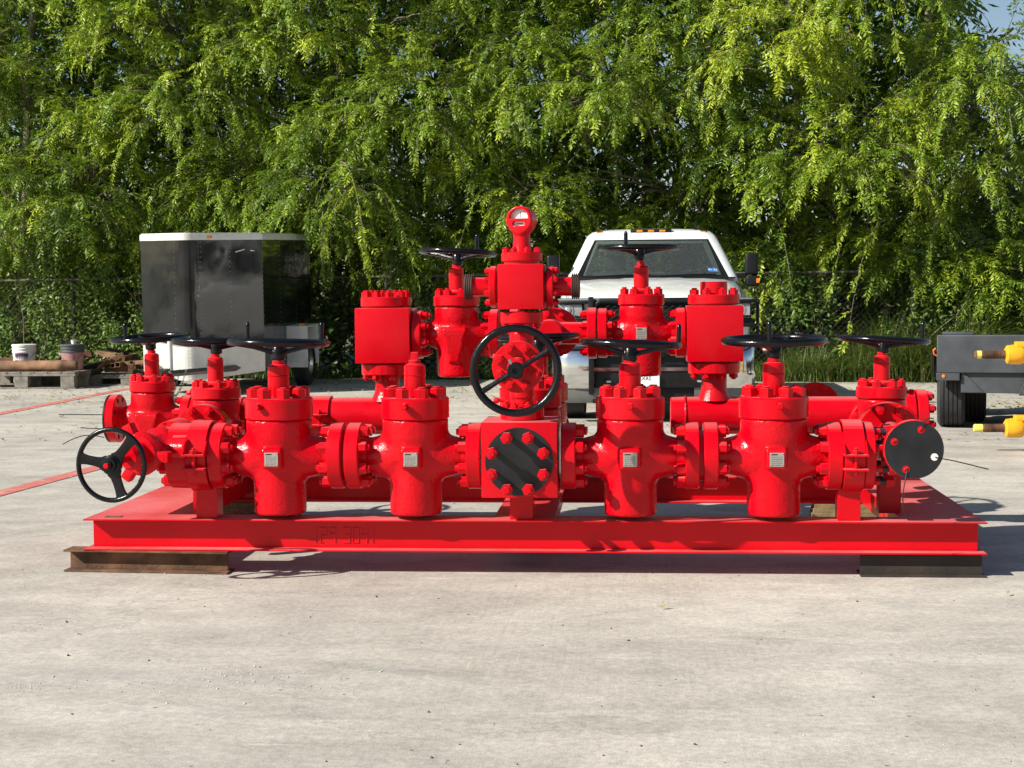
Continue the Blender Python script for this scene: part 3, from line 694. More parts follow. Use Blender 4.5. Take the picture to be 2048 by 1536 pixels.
# upper row
UY, UZ, RS, TS = 1.45, 1.098, .138, .052
def upper_block(xc, cap_neck, lab):
    o = part('upper_block', MB().box(-.153, .153, -.153, .153, -.153, .153).mesh('upper_block', .005, 2), RED, (xc, UY, UZ - .004), None, lab)
    b = MB(); b.cyl((0, 0, .153), (0, 0, .160), .12, 40); b.cyl((0, 0, .160), (0, 0, .214), .143, 56, ch=.005)
    if cap_neck: b.cyl((0, 0, .214), (0, 0, .285), .075, 40, ch=.004)
    ob('cap_flange', b, RED, o); ring_nuts(o, (0, 0, .214), (0, 0, 1), .116, 8 if cap_neck else 10, .0245, .027, .010, .5, 'flange_nut')
    b = MB(); b.cyl((0, 0, -.153), (0, 0, -.160), .12, 40); b.cyl((0, 0, -.160), (0, 0, -.222), .143, 56, ch=.005); ob('flange', b, RED, o); ring_nuts(o, (0, 0, -.222), (0, 0, -1), .116, 8, .0225, .024, .008, .5, 'flange_nut')
    return o
upper_block(1.249, False, 'smooth red block at the left of the upper row'); upper_block(3.082, True, 'smooth red block at the right of the upper row')
gate_valve((1.648, UY, UZ), 0, 'small', SMB, (.241, .241), RS, TS, label='small gate valve left of the centre column in the upper row')
gate_valve((2.682, UY, UZ), 0, 'small', SMP, (.241, .241), RS, TS, plate=True, label='small gate valve with data plate right of the centre column')
handwheel((1.655, UY, UZ + .395), .206, (.05, .03, 1), 2, -.5, .060, -.94, 'black handwheel high on the left, in front of the trees', tube=.0155, hubr=.030)
handwheel((2.672, UY, UZ + .415), .215, (.0, .0, 1), 2, .8, .056, 1.93, 'black handwheel high on the right, in front of the windscreen', tube=.0155, hubr=.030)
cr = part('cross_fitting', sdf_mesh(lambda X, Y, Z: smin(sd_cyl(np.hypot(Y, Z), np.abs(X) - .20, .062), np.maximum(sd_cyl(np.hypot(X, Z), np.abs(Y - .03) - .155, .078), -1), .012), (-.22, -.15, -.1), (.22, .2, .1), .009, 'cross_casting', RED), None, (2.172, UY, UZ))
for sg in (-1, 1):
    e = .222 if sg < 0 else .263; b = MB(); b.cyl((sg * (e - TS), 0, 0), (sg * e, 0, 0), RS + .004, 56, ch=.005); b.cyl((sg * .1, 0, 0), (sg * (e - TS), 0, 0), .062, 32); ob('flange', b, RED, cr)
    ring_nuts(cr, (sg * (e - TS), 0, 0), (-sg, 0, 0), RS * .815, 8, .0235, .030, .012, .5, 'flange_nut')
b = MB(); b.cyl((0.02, .16, 0), (0.02, .21, 0), .140, 56, ch=.005); ob('rear_flange', b, RED, cr); ring_nuts(cr, (.02, .16, 0), (0, -1, 0), .112, 8, .0225, .018, .010, .5, 'flange_nut')
# header pipes and risers
HZ, HR = .636, .104
def header(x0, x1, riser, lab, cap_x=None):
    b = MB(); b.cyl((x0, 0, 0), (x1, 0, 0), HR, 48, ch=.006); o = part('header_pipe', b, RED, (0, UY, HZ), None, lab)
    b = MB(); b.lathe([(.094, .085), (.086, .105), (.074, .135), (.0705, .15), (.0705, .245)], (riser, 0, 0), (0, 0, 1), 36); ob('riser', b, REDC, o)
    b = MB(); wx = x0 + .082; pts = []
    for i in range(40):
        t = 2 * PI * i / 40; pts.append((wx + random.uniform(-.002, .002), (HR + .001) * math.cos(t), (HR + .001) * math.sin(t)))
    b.tube(pts, .0065, 6, True); ob('weld_seam', b, REDC, o)
    return o
hl = header(.34, 1.545, 1.252, 'large red header pipe behind the left front valves'); hr_ = header(2.842, 4.12, 3.083, 'large red header pipe behind the right front valves')
b = MB(); b.ring((.80, 0, 0), (.93, 0, 0), HR + .012, HR, 44, .001); b.box(.84, .93, -HR - .06, -HR + .02, .012, .02); b.box(.84, .93, -HR - .06, -HR + .02, -.046, -.038); b.cyl((.885, -HR - .03, -.06), (.885, -HR - .03, .05), .008, 10); ob('pipe_strap', b, RED, hl); ob('nut', nut_mesh(.016, .018, 0), None, hl, (.885, -HR - .03, .02))
b = MB(); b.cyl((4.115, 0, 0), (4.172, 0, 0), .142, 56, ch=.005); b.cyl((4.179, 0, 0), (4.238, 0, 0), .142, 56, ch=.005); ob('blind_flange', b, RED, hr_); ring_nuts(hr_, (4.238, 0, 0), (1, 0, 0), .115, 8, .0245, .028, .010, .5, 'flange_nut')
b = MB(); b.cyl((3.66, .16, 0.03), (3.66, .21, .03), .142, 48, ch=.005); b.cyl((3.66, .0, .03), (3.66, .16, .03), .06, 24); ob('rear_flange', b, RED, hr_); ring_nuts(hr_, (3.66, .16, .03), (0, -1, 0), .115, 8, .0225, .018, .01, .5, 'flange_nut')
b = MB(); b.cyl((.137, 0, -.012), (.190, 0, -.012), RS, 48, ch=.005); b.cyl((.19, 0, -.012), (.345, 0, 0), .07, 32, r1=.095); ob('reducer', b, RED, hl)
for xx in (.55, 1.45, 2.98, 3.95):
    b = MB(); b.box(-.05, .05, -.05, .05, ZT - HZ, -HR + .02); part('support_post', b.mesh('support_post', .002, 1), RED, (xx, UY, HZ)) if xx in (.2,) else None
# left end: two small valves and the choke
va = gate_valve((-.108, UY, .624), 0, 'small', SMB, (.241, .241), RS, TS, nuts=(0, 8), holes=True, label='small gate valve at the far left with an open drilled flange')
handwheel((-.112, UY, .624 + .405), .212, (-.04, -.045, 1), 2, 2.2, .056, -1.93, 'black handwheel at the far left, in front of the bushes', tube=.0155, hubr=.030)
b = MB(); b.cyl((-.2425, 0, 0), (-.2505, 0, 0), RS - .001, 48); ob('flange_cover', b, PLATEBLK, va)
for p0, p1, sag in (((-.25, -.10, .03), (-.50, -.14, .034), .0), ((-.25, -.12, -.05), (-.37, -.16, -.04), .0), ((-.25, -.11, -.10), (-.46, -.2, -.13), -.03)):
    b = MB(); p0, p1 = Vector(p0), Vector(p1); b.tube([p0 + (p1 - p0) * i / 6 + Vector((0, 0, -sag * math.sin(PI * i / 6))) for i in range(7)], .0028, 6); ob('cable_tie', b, PLATEBLK, va)
gate_valve((.452, .765, .630), PI / 2, 'small', SMP, (.241, .241), RS, TS, plug=(.02, .128, .185), label='small gate valve behind the left front valve', nuts=(8, 8))
handwheel((.458, .765, .630 + .400), .218, (.01, .02, 1), 2, .35, .056, .98, 'black handwheel overlapped by the left front handwheel', tube=.0155, hubr=.030)
b = MB(); b.cyl((.462, .440, .632), (.462, .518, .632), .143, 56, ch=.005); b.cyl((.455, .30, .632), (.462, .440, .632), .07, 32); ff = part('facing_flange', b, RED, (0, 0, 0)); ring_nuts(ff, (.462, .440, .632), (0, -1, 0), .116, 8, .0245, .022, .012, .5, 'flange_nut')
b = MB(); b.box(-.025, .025, -.03, .03, ZT, .50); part('support_post', b.mesh('support_post', .002, 1), RED, (.47, .36, 0))
cdir = (Vector((.455, .33, .630)) - Vector((.291, -.40, .567))).normalized()
yaw = math.atan2(-cdir.x, cdir.y); pit = math.asin(cdir.z)
cq = Euler((pit, 0, yaw))
ck = part('choke', CHK, None, (.375, .0, .602), cq, 'adjustable choke with lugged union nut at the lower left')
b = MB(); b.cyl((0, .13, 0), (0, .18, 0), .108, 48, ch=.005); b.cyl((0, .185, 0), (0, .23, 0), .108, 48, ch=.005); b.cyl((0, .22, 0), (0, .36, 0), .062, 28); ob('flange', b, RED, ck); ring_nuts(ck, (0, .13, 0), (0, -1, 0), .086, 8, .0195, .02, .010, .5, 'flange_nut')
b = MB(); b.lathe([(.07, -.02), (.098, -.014), (.104, .03), (.09, .048), (.064, .05), (.060, .12), (.045, .14), (.016, .142), (.016, .27)], (0, -.13, 0), (0, -1, 0), 32); ob('choke_bonnet', b, REDC, ck)
for k in range(3):
    t = 2 * PI * k / 3 + 2.0; c, s_ = math.cos(t), math.sin(t); b = MB(); b.obox((.118 * c, -.148, .118 * s_), .066, .048, .05, Quaternion((0, 1, 0), -t)); ob('union_lug', b.mesh('union_lug', .008, 2), REDC, ck)
b = MB(); b.cyl((.09, .0, 0), (.15, .02, 0), .062, 28); ob('outlet_neck', b, RED, ck)
b = MB(); b.cyl((.0, 0, 0), (.05, .0, 0), .055, 24); part('outlet_spool', b, RED, (.40, .09, .59))
hwc = handwheel((.291, -.405, .566), .160, (-.12, -1, .03), 3, -1.35, .004, None, 'black three-spoked choke handwheel at the lower left', tube=.0115, hubr=.046, wide=True, letters=[('OPEN', 5.15, .105), ('CLOSE', 5.7, .105)])
b = MB(); b.lathe([(.012, .03), (.012, .062), (.006, .063)], (0, 0, 0), (0, 0, 1), 14); ob('stem_end', b, RED, hwc)
# right end
gate_valve((3.906, .85, .618), PI / 2, 'small', SMP, (.241, .241), RS, TS, plug=(.0, -.128, .185), label='small gate valve at the right end of the skid', nuts=(8, 8))
handwheel((3.914, .85, .618 + .398), .218, (.05, .01, 1), 2, .1, .056, .35, 'black handwheel at the far right, in front of the tall grass', tube=.0155, hubr=.030)
b = MB(); b.cyl((3.895, .52, .605), (3.895, .602, .605), .166, 56, ch=.005); b.cyl((3.897, -.085, .607), (3.895, .52, .605), .050, 32, r1=.075); ff = part('facing_flange', b, RED, (0, 0, 0)); ring_nuts(ff, (3.895, .52, .605), (0, -1, 0), .134, 8, .0285, .026, .014, .5, 'flange_nut')
b = MB(); b.cyl((3.897, -.127, .607), (3.897, -.085, .607), .1335, 56, ch=.004); bf = part('covered_flange', b, RED, (0, 0, 0))
b = MB(); b.cyl((3.897, -.131, .607), (3.897, -.1275, .607), .131, 56); cp = ob('flange_cover', b, PLATEBLK, bf); cp['label'] = 'black plastic protector disc with four tie holes'
for a, op in ((1.25, 0), (2.75, 0), (-.35, 1), (-1.95, 0)):
    p = Vector((3.897 + .096 * math.cos(a), -.1312, .607 + .096 * math.sin(a))); b = MB(); b.cyl(p + Vector((0, -.001, 0)), p, .0165, 20); ob('tie_hole', b, RED if not op else TARP, bf)
    if not op: b = MB(); b.cyl(p + Vector((0.002, -.004, -.002)), p, .011, 6); ob('tie_head', b, RED, bf)
for pts in (((3.99, -.134, .573), (4.08, -.14, .556), (4.22, -.16, .522)), ((3.865, -.134, .515), (3.845, -.15, .41), (3.848, -.14, .34), (3.875, -.13, .29)), ((3.930, -.134, .70), (3.932, -.14, .73), (3.96, -.13, .75), (3.985, -.11, .745))):
    b = MB(); b.tube(pts, .0028, 6); ob('cable_tie', b, PLATEBLK, bf)
b = MB(); b.box(-.052, .052, -.04, .04, ZT, .56); part('support_post', b.mesh('support_post', .002, 1), RED, (3.86, .33, 0))

# ------------------------------------------------------------------ dunnage under the skid
def ibeam(x0, x1, y0, wd, h, mat, label, nm='support_beam', rz=0., tf=.009):
    L = x1 - x0; b = MB(); b.box(0, L, 0, wd, 0, tf); b.box(0, L, 0, wd, h - tf, h); b.box(.012, L - .012, wd * .46, wd * .54, tf, h - tf)
    o = ob(nm, b.mesh(nm, .0015, 1), mat, None, (x0, y0, .0005), (0, 0, rz)); return tag(o, label, 'steel beam')
ibeam(-.105, .712, .012, .115, .106, RUST, 'rusty brown I-beam under the left front corner of the red skid', rz=-.06)
b = MB(); b.box(0, .555, 0, .008, .007, .098); b.box(0, .57, -.035, .12, 0, .007); b.box(0, .555, -.0, .12, .099, .106)
tag(ob('support_beam', b.mesh('support_beam'), DKRUST, None, (3.685, .045, .0005)), 'dark steel channel beam under the right front corner of the red skid', 'steel beam')
b = MB(); b.box(0, .46, 0, .14, 0, .106); tag(ob('timber_block', b.mesh('timber_block', .004, 1), SPECK, None, (.2, 1.70, .0005)), 'tan timber block under the left rear corner of the red skid', 'timber')
tb = empty('timber_block', (3.66, 1.70, .0005)); tag(tb, 'yellowish stacked plank block under the right rear corner of the red skid', 'timber')
for i in range(4):
    b = MB(); b.box(0, .5, 0, .14, i * .0265, i * .0265 + .0262); ob('plank', b.mesh('plank', .002, 1), WOODY, tb, (random.uniform(-.01, .01), 0, 0))

# ------------------------------------------------------------------ pickup truck parked behind the manifold
TR = empty('pickup_truck', (2.838, 8.25, 0)); tag(TR, 'white pickup truck with black grille guard facing the camera behind the red manifold', 'pickup truck')
def tp(name, me, mat, parent=TR, **k):
    return ob(name, me, mat, parent, **k)
def loft(secs, close=False):
    n = len(secs[0]); vs = [p for s_ in secs for p in s_]; fs = []
    for i in range(len(secs) - 1):
        for k in range(n if close else n - 1):
            fs.append((i * n + k, i * n + (k + 1) % n, (i + 1) * n + (k + 1) % n, (i + 1) * n + k))
    return vs, fs
secs = []
for y, zt, w_ in ((.20, 1.225, .90), (.23, 1.262, .94), (.36, 1.305, .968), (.7, 1.365, .99), (1.1, 1.42, 1.0), (1.46, 1.462, 1.0), (1.55, 1.45, 1.0), (2.2, 1.43, 1.0), (4.0, 1.43, 1.0), (5.85, 1.43, 1.0), (5.9, 1.38, .98)):
    h = [(0, zt + .012), (.30 * w_, zt + .012), (.36 * w_, zt + .004), (.56 * w_, zt + .002), (.78 * w_, zt - .012), (.90 * w_, zt - .05), (.965 * w_, zt - .11), (w_, zt - .22), (w_ + .004, .95), (w_, .66), (w_ - .03, .52)]
    secs.append([(-a, y, c) for a, c in h[::-1]] + [(a, y, c) for a, c in h[1:]])
vs, fs = loft(secs); b = MB(); b.add(vs, fs); n0 = len(secs[0]); b.f.append(tuple(range(n0))); b.f.append(tuple(len(vs) - 1 - i for i in range(n0)))
me = b.mesh('body', ang=30); BODY = tp('body', me, WHITE)
# hood cut lines and crease
for sg in (-1, 1):
    b = MB(); b.tube([(sg * .885, .30, 1.263), (sg * .905, .7, 1.330), (sg * .91, 1.1, 1.385), (sg * .91, 1.44, 1.425)], .004, 5); tp('hood_gap', b, BLKPL)
# cab rings
def ring_pts(h, y0, y1, z, c):
    return [(-h + c, y0, z), (-h * .5, y0 - .02, z), (0, y0 - .028, z), (h * .5, y0 - .02, z), (h - c, y0, z), (h - c * .3, y0 + c * .3, z), (h, y0 + c, z), (h, (y0 + y1) / 2 - .05, z), (h, (y0 + y1) / 2 + .05, z), (h, y1 - c, z), (h - c, y1, z), (-h + c, y1, z), (-h, y1 - c, z), (-h, (y0 + y1) / 2 + .05, z), (-h, (y0 + y1) / 2 - .05, z), (-h, y0 + c, z), (-h + c * .3, y0 + c * .3, z)]
R_ = [ring_pts(.945, 1.50, 3.95, 1.42, .10), ring_pts(.935, 1.56, 3.93, 1.475, .10), ring_pts(.755, 2.28, 3.80, 1.915, .11), ring_pts(.735, 2.37, 3.77, 1.965, .12), ring_pts(.68, 2.48, 3.70, 2.015, .14), ring_pts(.52, 2.70, 3.55, 2.048, .16), ring_pts(.26, 2.95, 3.35, 2.062, .12)]
b = MB(); n0 = 17; vs = [p for r in R_ for p in r]; fs = []
for i in range(len(R_) - 1):
    for k in range(n0):
        if i == 1 and k in (0, 1, 2, 3, 6, 8, 10, 12, 14): continue
        fs.append((i * n0 + k, i * n0 + (k + 1) % n0, (i + 1) * n0 + (k + 1) % n0, (i + 1) * n0 + k))
fs.append(tuple(6 * n0 + k for k in range(n0))); b.add(vs, fs); me = b.mesh('cab', ang=50); tp('cab', me, WHITE)
def pane(name, idx, off):
    b = MB(); vs = []; 
    for r in (R_[1], R_[2]): vs += [Vector(r[k]) + Vector(off) for k in idx]
    m_ = len(idx); b.add(vs, [(i, i + 1, m_ + i + 1, m_ + i) for i in range(m_ - 1)]); return tp(name, b.mesh(name), GLASS)
WS = pane('windscreen', (0, 1, 2, 3, 4), (0, .012, 0)); WS['label'] = 'dusty green-tinted windscreen'
pane('side_window', (6, 7), (-.01, 0, 0)); pane('side_window', (8, 9), (-.01, 0, 0)); pane('side_window', (12, 13), (.01, 0, 0)); pane('side_window', (14, 15), (.01, 0, 0)); pane('rear_window', (10, 11), (0, -.012, 0))
# black border of the windscreen
def wsp(u, v, o=0.0):   # u -1..1 , v 0..1 on the screen surface
    r0, r1 = R_[1][:5], R_[2][:5]; t = (u + 1) * 2; i = min(3, int(t)); f = t - i
    p0 = Vector(r0[i]).lerp(Vector(r0[i + 1]), f); p1 = Vector(r1[i]).lerp(Vector(r1[i + 1]), f); return p0.lerp(p1, v) + Vector((0, -.004 - o + .010, .002))
b = MB()
def strip(a, c, n=10):
    vs = []; 
    for i in range(n + 1):
        f = i / n; vs += [wsp(*[a[0][j] + (a[1][j] - a[0][j]) * f for j in (0, 1)]), wsp(*[c[0][j] + (c[1][j] - c[0][j]) * f for j in (0, 1)])]
    b.add(vs, [(2 * i, 2 * i + 1, 2 * i + 3, 2 * i + 2) for i in range(n)])
strip(((-1, 0), (-1, 1)), ((-.90, 0), (-.955, 1))); strip(((1, 0), (1, 1)), ((.90, 0), (.955, 1))); strip(((-1, 1), (1, 1)), ((-1, .965), (1, .965))); strip(((-1, 0), (1, 0)), ((-1, .055), (1, .055)))
tp('windscreen_border', b.mesh('windscreen_border'), BLKPL)
b = MB(); b.box(-.90, .90, 1.44, 1.60, 1.462, 1.476); tp('cowl', b.mesh('cowl', .004), BLKPL)
for sg, x0 in ((1, -.62), (1, .10)):
    b = MB(); b.tube([(x0, 1.50, 1.49), (x0 + .3, 1.55, 1.505), (x0 + .6, 1.57, 1.51)], .008, 6); tp('wiper', b, BLKPL)
b = MB(); b.box(.50, .62, 1.585, 1.588, 1.512, 1.555); 
stk = MB(); stk.add([wsp(.74, .14, .004), wsp(.885, .125, .004), wsp(.87, .225, .004), wsp(.735, .235, .004)], [(0, 1, 2, 3)]); tp('registration_sticker', stk, BLUE)
me = text_mesh('01 22', .045, .0005); me.materials.append(WHT); a = (wsp(.885, .13) - wsp(.74, .14)).normalized(); nn = (wsp(.8, .23) - wsp(.8, .13)).normalized(); c = a.cross(nn)
t = tp('sticker_date', me, None); p = wsp(.81, .185, .008); t.matrix_local = Matrix(((a.x, nn.x, c.x, p.x), (a.y, nn.y, c.y, p.y), (a.z, nn.z, c.z, p.z), (0, 0, 0, 1)))
b = MB(); b.box(-.13, .02, 2.16, 2.20, 1.80, 1.86); tp('rear_view_mirror', b.mesh('rear_view_mirror', .01), BLKPL)
# interior
b = MB(); b.box(-.88, .88, 1.62, 2.15, 1.15, 1.455); tp('dashboard', b.mesh('dashboard', .03, 2), INTER)
b = MB(); b.box(-.85, .85, 2.1, 3.85, .9, .95); b.box(-.85, .85, 3.83, 3.86, .95, 1.46); tp('cab_floor', b, INTER)
for x in (-.42, .42):
    b = MB(); b.box(x - .26, x + .26, 2.85, 3.02, 1.0, 1.56); b.box(x - .13, x + .13, 2.88, 2.98, 1.58, 1.76); tp('seat', b.mesh('seat', .03, 2), INTER)
b = MB(); b.torus(.19, .014); tp('steering_wheel', b, BLKPL, loc=(.42, 2.08, 1.46), rot=(math.radians(62), 0, 0))
# roof marker lamps, aerial
b = MB(); b.box(-.235, .235, 2.42, 2.52, 1.998, 2.040); bar = tp('roof_lamp_bar', b.mesh('roof_lamp_bar', .01, 2), BLKPL)
for x in (-.13, .0, .13): b = MB(); b.box(x - .035, x + .035, 2.412, 2.43, 2.008, 2.030); ob('marker_lens', b.mesh('marker_lens', .004), AMBER, bar)
for x in (-.585, .60): b = MB(); b.box(x - .035, x + .035, 2.47, 2.58, 1.985, 2.022); o = tp('roof_marker_lamp', b.mesh('roof_marker_lamp', .012, 2), BLKPL); b = MB(); b.box(x - .024, x + .024, 2.462, 2.475, 1.992, 2.012); ob('marker_lens', b, AMBER, o)
b = MB(); b.prism([(.495, 2.60, 2.01), (.495, 2.85, 2.03), (.50, 2.80, 2.06), (.505, 2.72, 2.12)], (.03, 0, 0)); tp('roof_aerial', b.mesh('roof_aerial', .006), BLKPL)
# front: headlamps, grille, bumper
for sg in (-1, 1):
    b = MB(); b.box(sg * .975 if sg < 0 else .70, -.70 if sg < 0 else .975, .155, .30, 1.065, 1.215); hlm = tp('headlight', b.mesh('headlight', .02, 2), BLKPL)
    b = MB(); b.box(min(sg * .96, sg * .72), max(sg * .96, sg * .72), .147, .156, 1.08, 1.20); ob('lens', b.mesh('lens', .004), LENS, hlm)
    b = MB(); b.torus(.052, .006, 0, 30, 8); ob('projector_ring', b, CHROME, hlm, (sg * .86, .145, 1.14), (PI / 2, 0, 0))
    b = MB(); b.lathe([(.044, 0), (.036, .010), (.02, .017), (.0, .02)], (0, 0, 0), (0, -1, 0), 24); ob('projector', b, LENS, hlm, (sg * .86, .150, 1.14))
    b = MB(); b.box(min(sg * .985, sg * .64), max(sg * .985, sg * .64), .13, .24, .985, 1.055); tp('lamp_trim', b.mesh('lamp_trim', .012), BLKPL)
    b = MB(); b.lathe([(.055, 0), (.05, .012), (.0, .014)], (sg * .80, .03, .585), (0, -1, 0), 24); tp('fog_lamp', b, LENS)
b = MB(); b.box(-.66, .66, .16, .28, .78, 1.225); GR = tp('grille', b.mesh('grille', .01), BLKPL)
for z in (.84, .92, 1.00): b = MB(); b.box(-.64, .64, .145, .165, z - .014, z + .014); ob('grille_bar', b.mesh('grille_bar', .004), BLKPL, GR)
b = MB(); b.box(-.98, .98, .135, .235, 1.222, 1.262); tp('grille_header', b.mesh('grille_header', .01, 2), CHROME)
b = MB(); b.box(-.96, .96, .12, .2, 1.205, 1.220); tp('header_shadow_line', b, BLKPL)
for sg in (-1, 1):
    sec = []
    for x, y in ((.60, .0), (.85, .015), (.96, .06), (1.01, .17), (1.02, .42)): sec.append([(sg * x, y + .06, .355), (sg * x, y + .01, .40), (sg * x, y - .005, .52), (sg * x, y, .66), (sg * x, y + .03, .755), (sg * x, y + .10, .785)])
    vs, fs = loft(sec); b = MB(); b.add(vs, fs); tp('bumper_end', b.mesh('bumper_end', ang=60), CHROME)
    sec = []
    for x, y in ((.40, .07), (.80, .07), (.93, .12), (.97, .30)): sec.append([(sg * x, y, .375), (sg * x, y + .01, .28), (sg * x * (.97 if x < .9 else 1), y + .06, .205)])
    vs, fs = loft(sec); b = MB(); b.add(vs, fs); tp('bumper_valance', b.mesh('bumper_valance'), GREYPL)
b = MB(); b.box(-.60, .60, .05, .16, .36, .78); BC = tp('bumper_centre', b.mesh('bumper_centre', .015), BLKPL)
b = MB(); b.box(-.60, .60, .035, .052, .53, .565); ob('bumper_strip', b, CHROME, BC)
for x0, x1 in ((-.34, -.16), (.10, .30)): b = MB(); b.box(x0, x1, .038, .055, .59, .74); ob('bumper_vent', b, BLKPL, BC)
b = MB(); b.box(-.62, .62, .10, .25, .20, .37); tp('air_dam', b.mesh('air_dam', .02), BLKPL)
for x in (-.47, .47): b = MB(); b.tube([(x - .03, .1, .43), (x - .03, .0, .43), (x, -.03, .43), (x + .03, .0, .43), (x + .03, .1, .43)], .014, 8); tp('tow_hook', b, CHROME)
b = MB(); b.box(-.25, .055, .015, .021, .34, .485); LP = tp('licence_plate', b.mesh('licence_plate', .003), WHT); me = text_mesh('TEXAS', .052, .0006); me.materials.append(INK); ob('plate_lettering', me, None, LP, (-.105, .0135, .455), (PI / 2, 0, 0))
# grille guard
GG = tp('grille_guard', (lambda b: (b.box(-.652, -.602, -.05, .08, .30, 1.275), b.box(.602, .652, -.05, .08, .30, 1.275), b)[-1])(MB()).mesh('grille_guard', .006), BLKPL)
b = MB(); b.tube([(-.60, -.01, 1.14), (-.58, -.01, 1.20), (-.53, -.01, 1.235), (0, -.015, 1.235), (.53, -.01, 1.235), (.58, -.01, 1.20), (.60, -.01, 1.14)], .027, 10); b.tube([(-.6, -.01, .95), (.6, -.01, .95)], .022, 8); b.tube([(-.6, -.01, .72), (.6, -.01, .72)], .022, 8); ob('guard_bar', b, BLKPL, GG)
b = MB(); k = -.60
while k < .60 - .001:
    for z0 in np.arange(.98, 1.20, .05):
        b.tube([(k, -.008, z0), (k + .036, -.008, z0 + .025), (k + .072, -.008, z0)], .0042, 4); b.tube([(k, -.008, z0), (k + .036, -.008, z0 - .025), (k + .072, -.008, z0)], .0042, 4)
    k += .072
ob('guard_mesh', b, BLKPL, GG)
for sg in (-1, 1):
    for z in (1.225, .985, .83):
        b = MB(); b.tube([(sg * .64, .0, z), (sg * .90, .01, z), (sg * 1.01, .05, z), (sg * 1.045, .15, z), (sg * 1.045, .32, z)], .017, 8); ob('guard_wing', b, BLKPL, GG)
    b = MB(); b.tube([(sg * 1.045, .28, 1.24), (sg * 1.045, .28, .80)], .017, 8); ob('guard_wing_post', b, BLKPL, GG)
# mirrors
for sg in (-1, 1):
    b = MB(); b.box(min(sg * 1.02, sg * 1.16), max(sg * 1.02, sg * 1.16), 1.66, 1.80, 1.50, 1.735); mr = tp('door_mirror', b.mesh('door_mirror', .028, 3), BLKPL)
    b = MB(); b.box(min(sg * 1.03, sg * 1.17), max(sg * 1.03, sg * 1.17), 1.67, 1.80, 1.375, 1.49); ob('lower_mirror', b.mesh('lower_mirror', .025, 3), BLKPL, mr)
    b = MB(); b.box(min(sg * .93, sg * 1.05), max(sg * .93, sg * 1.05), 1.72, 1.78, 1.47, 1.52); ob('mirror_arm', b.mesh('mirror_arm', .01), BLKPL, mr)
    b = MB(); b.box(min(sg * 1.14, sg * 1.173), max(sg * 1.14, sg * 1.173), 1.664, 1.68, 1.41, 1.46); ob('mirror_lamp', b, AMBER, mr)
def wheel(parent, x, y, r, wd, name='wheel', side=1):
    b = MB(); pr = [(r * .62, -wd / 2), (r * .9, -wd / 2), (r * .975, -wd / 2 + .02)]
    for i in range(5):
        z0 = -wd / 2 + .025 + i * (wd - .05) / 5; z1 = z0 + (wd - .05) / 5; pr += [(r, z0 + .004), (r, z1 - .006), (r - .012, z1 - .005), (r - .012, z1 + .003)]
    pr += [(r * .975, wd / 2 - .02), (r * .9, wd / 2), (r * .62, wd / 2)]
    b.lathe(pr, (0, 0, 0), (1, 0, 0), 44, caps=False); o = ob(name, b.mesh('tyre', ang=40), RUBBER, parent, (x, y, r))
    b = MB(); b.lathe([(.0, side * wd * .30), (r * .2, side * wd * .32), (r * .24, side * wd * .2), (r * .5, side * wd * .12), (r * .58, side * wd * .38), (r * .64, side * wd * .44), (r * .64, -side * wd * .3), (.0, -side * wd * .3)], (0, 0, 0), (1, 0, 0), 32, caps=False); rm = ob('rim', b.mesh('rim'), STEEL if side else STEEL, o)
    return o
for sx_ in (-1, 1):
    for y in (.92, 4.75): wheel(TR, sx_ * .845, y, .405, .27, side=sx_)
for sx_ in (-1, 1):
    for y in (.92, 4.75):
        b = MB(); b.cyl((sx_ * .72, y, .46), (sx_ * 1.0055, y, .46), .475, 40); tp('wheel_well', b, BLKPL)
b = MB(); b.box(-.6, .6, .3, 5.6, .42, .56); tp('chassis', b, BLKPL)

# ------------------------------------------------------------------ black V-nose cargo trailer
TL = empty('cargo_trailer', (-3.139, 13.2, 0)); TL.rotation_euler = (.030, 0, 0); tag(TL, 'dented black enclosed cargo trailer with white diamond-plate nose parked at the fence', 'trailer')
HWD, VD, LEN = .83, .83, 3.05
def vn(off=0.0):   # plan outline of the nose, rounded apex, then the box
    o = [(-HWD - off, LEN), (-HWD - off, 0)]
    a = [(-.16, -VD + .165), (-.105, -VD + .118), (-.055, -VD + .088), (0, -VD + .078), (.055, -VD + .088), (.105, -VD + .118), (.16, -VD + .165)]
    o += [(x * (1 + off), y - off * 1.3) for x, y in a] + [(HWD + off, 0), (HWD + off, LEN)]
    return o
def band(z0, z1, off, name, mat, parent=TL, cut=None):
    b = MB(); P_ = vn(off); b.prism([(x, y, z0) for x, y in P_], (0, 0, z1 - z0)); return ob(name, b.mesh(name), mat, parent)
band(.735, 2.060, 0, 'skin', BPANEL); band(2.056, 2.135, .008, 'roof_rim', ALU); band(2.1355, 2.15, -.01, 'roof', ALU)
b = MB(); P_ = vn(.006)[1:-1]; b.prism([(x, y, .30 if abs(x) > .2 else .235) for x, y in P_], (0, 0, .435)); 
me = b.mesh('stone_guard'); sg_ = ob('stone_guard', me, DIAM, TL); sg_['label'] = 'white diamond-plate stone guard round the trailer nose'
b = MB(); b.box(-HWD, HWD, 0, LEN, .30, .733); ob('lower_side', b, BPANEL, TL)
b = MB(); b.tube([(-.10, -1.9, .42), (-.55, -.2, .36)], .04, 4); b.tube([(.10, -1.9, .42), (.55, -.2, .36)], .04, 4); b.box(-.05, .05, -2.02, -1.70, .39, .47); b.cyl((0, -2.03, .39), (0, -2.03, .49), .06, 16); TG = ob('tongue', b, GALV, TL); TG['label'] = 'grey A-frame tongue with ball coupler'
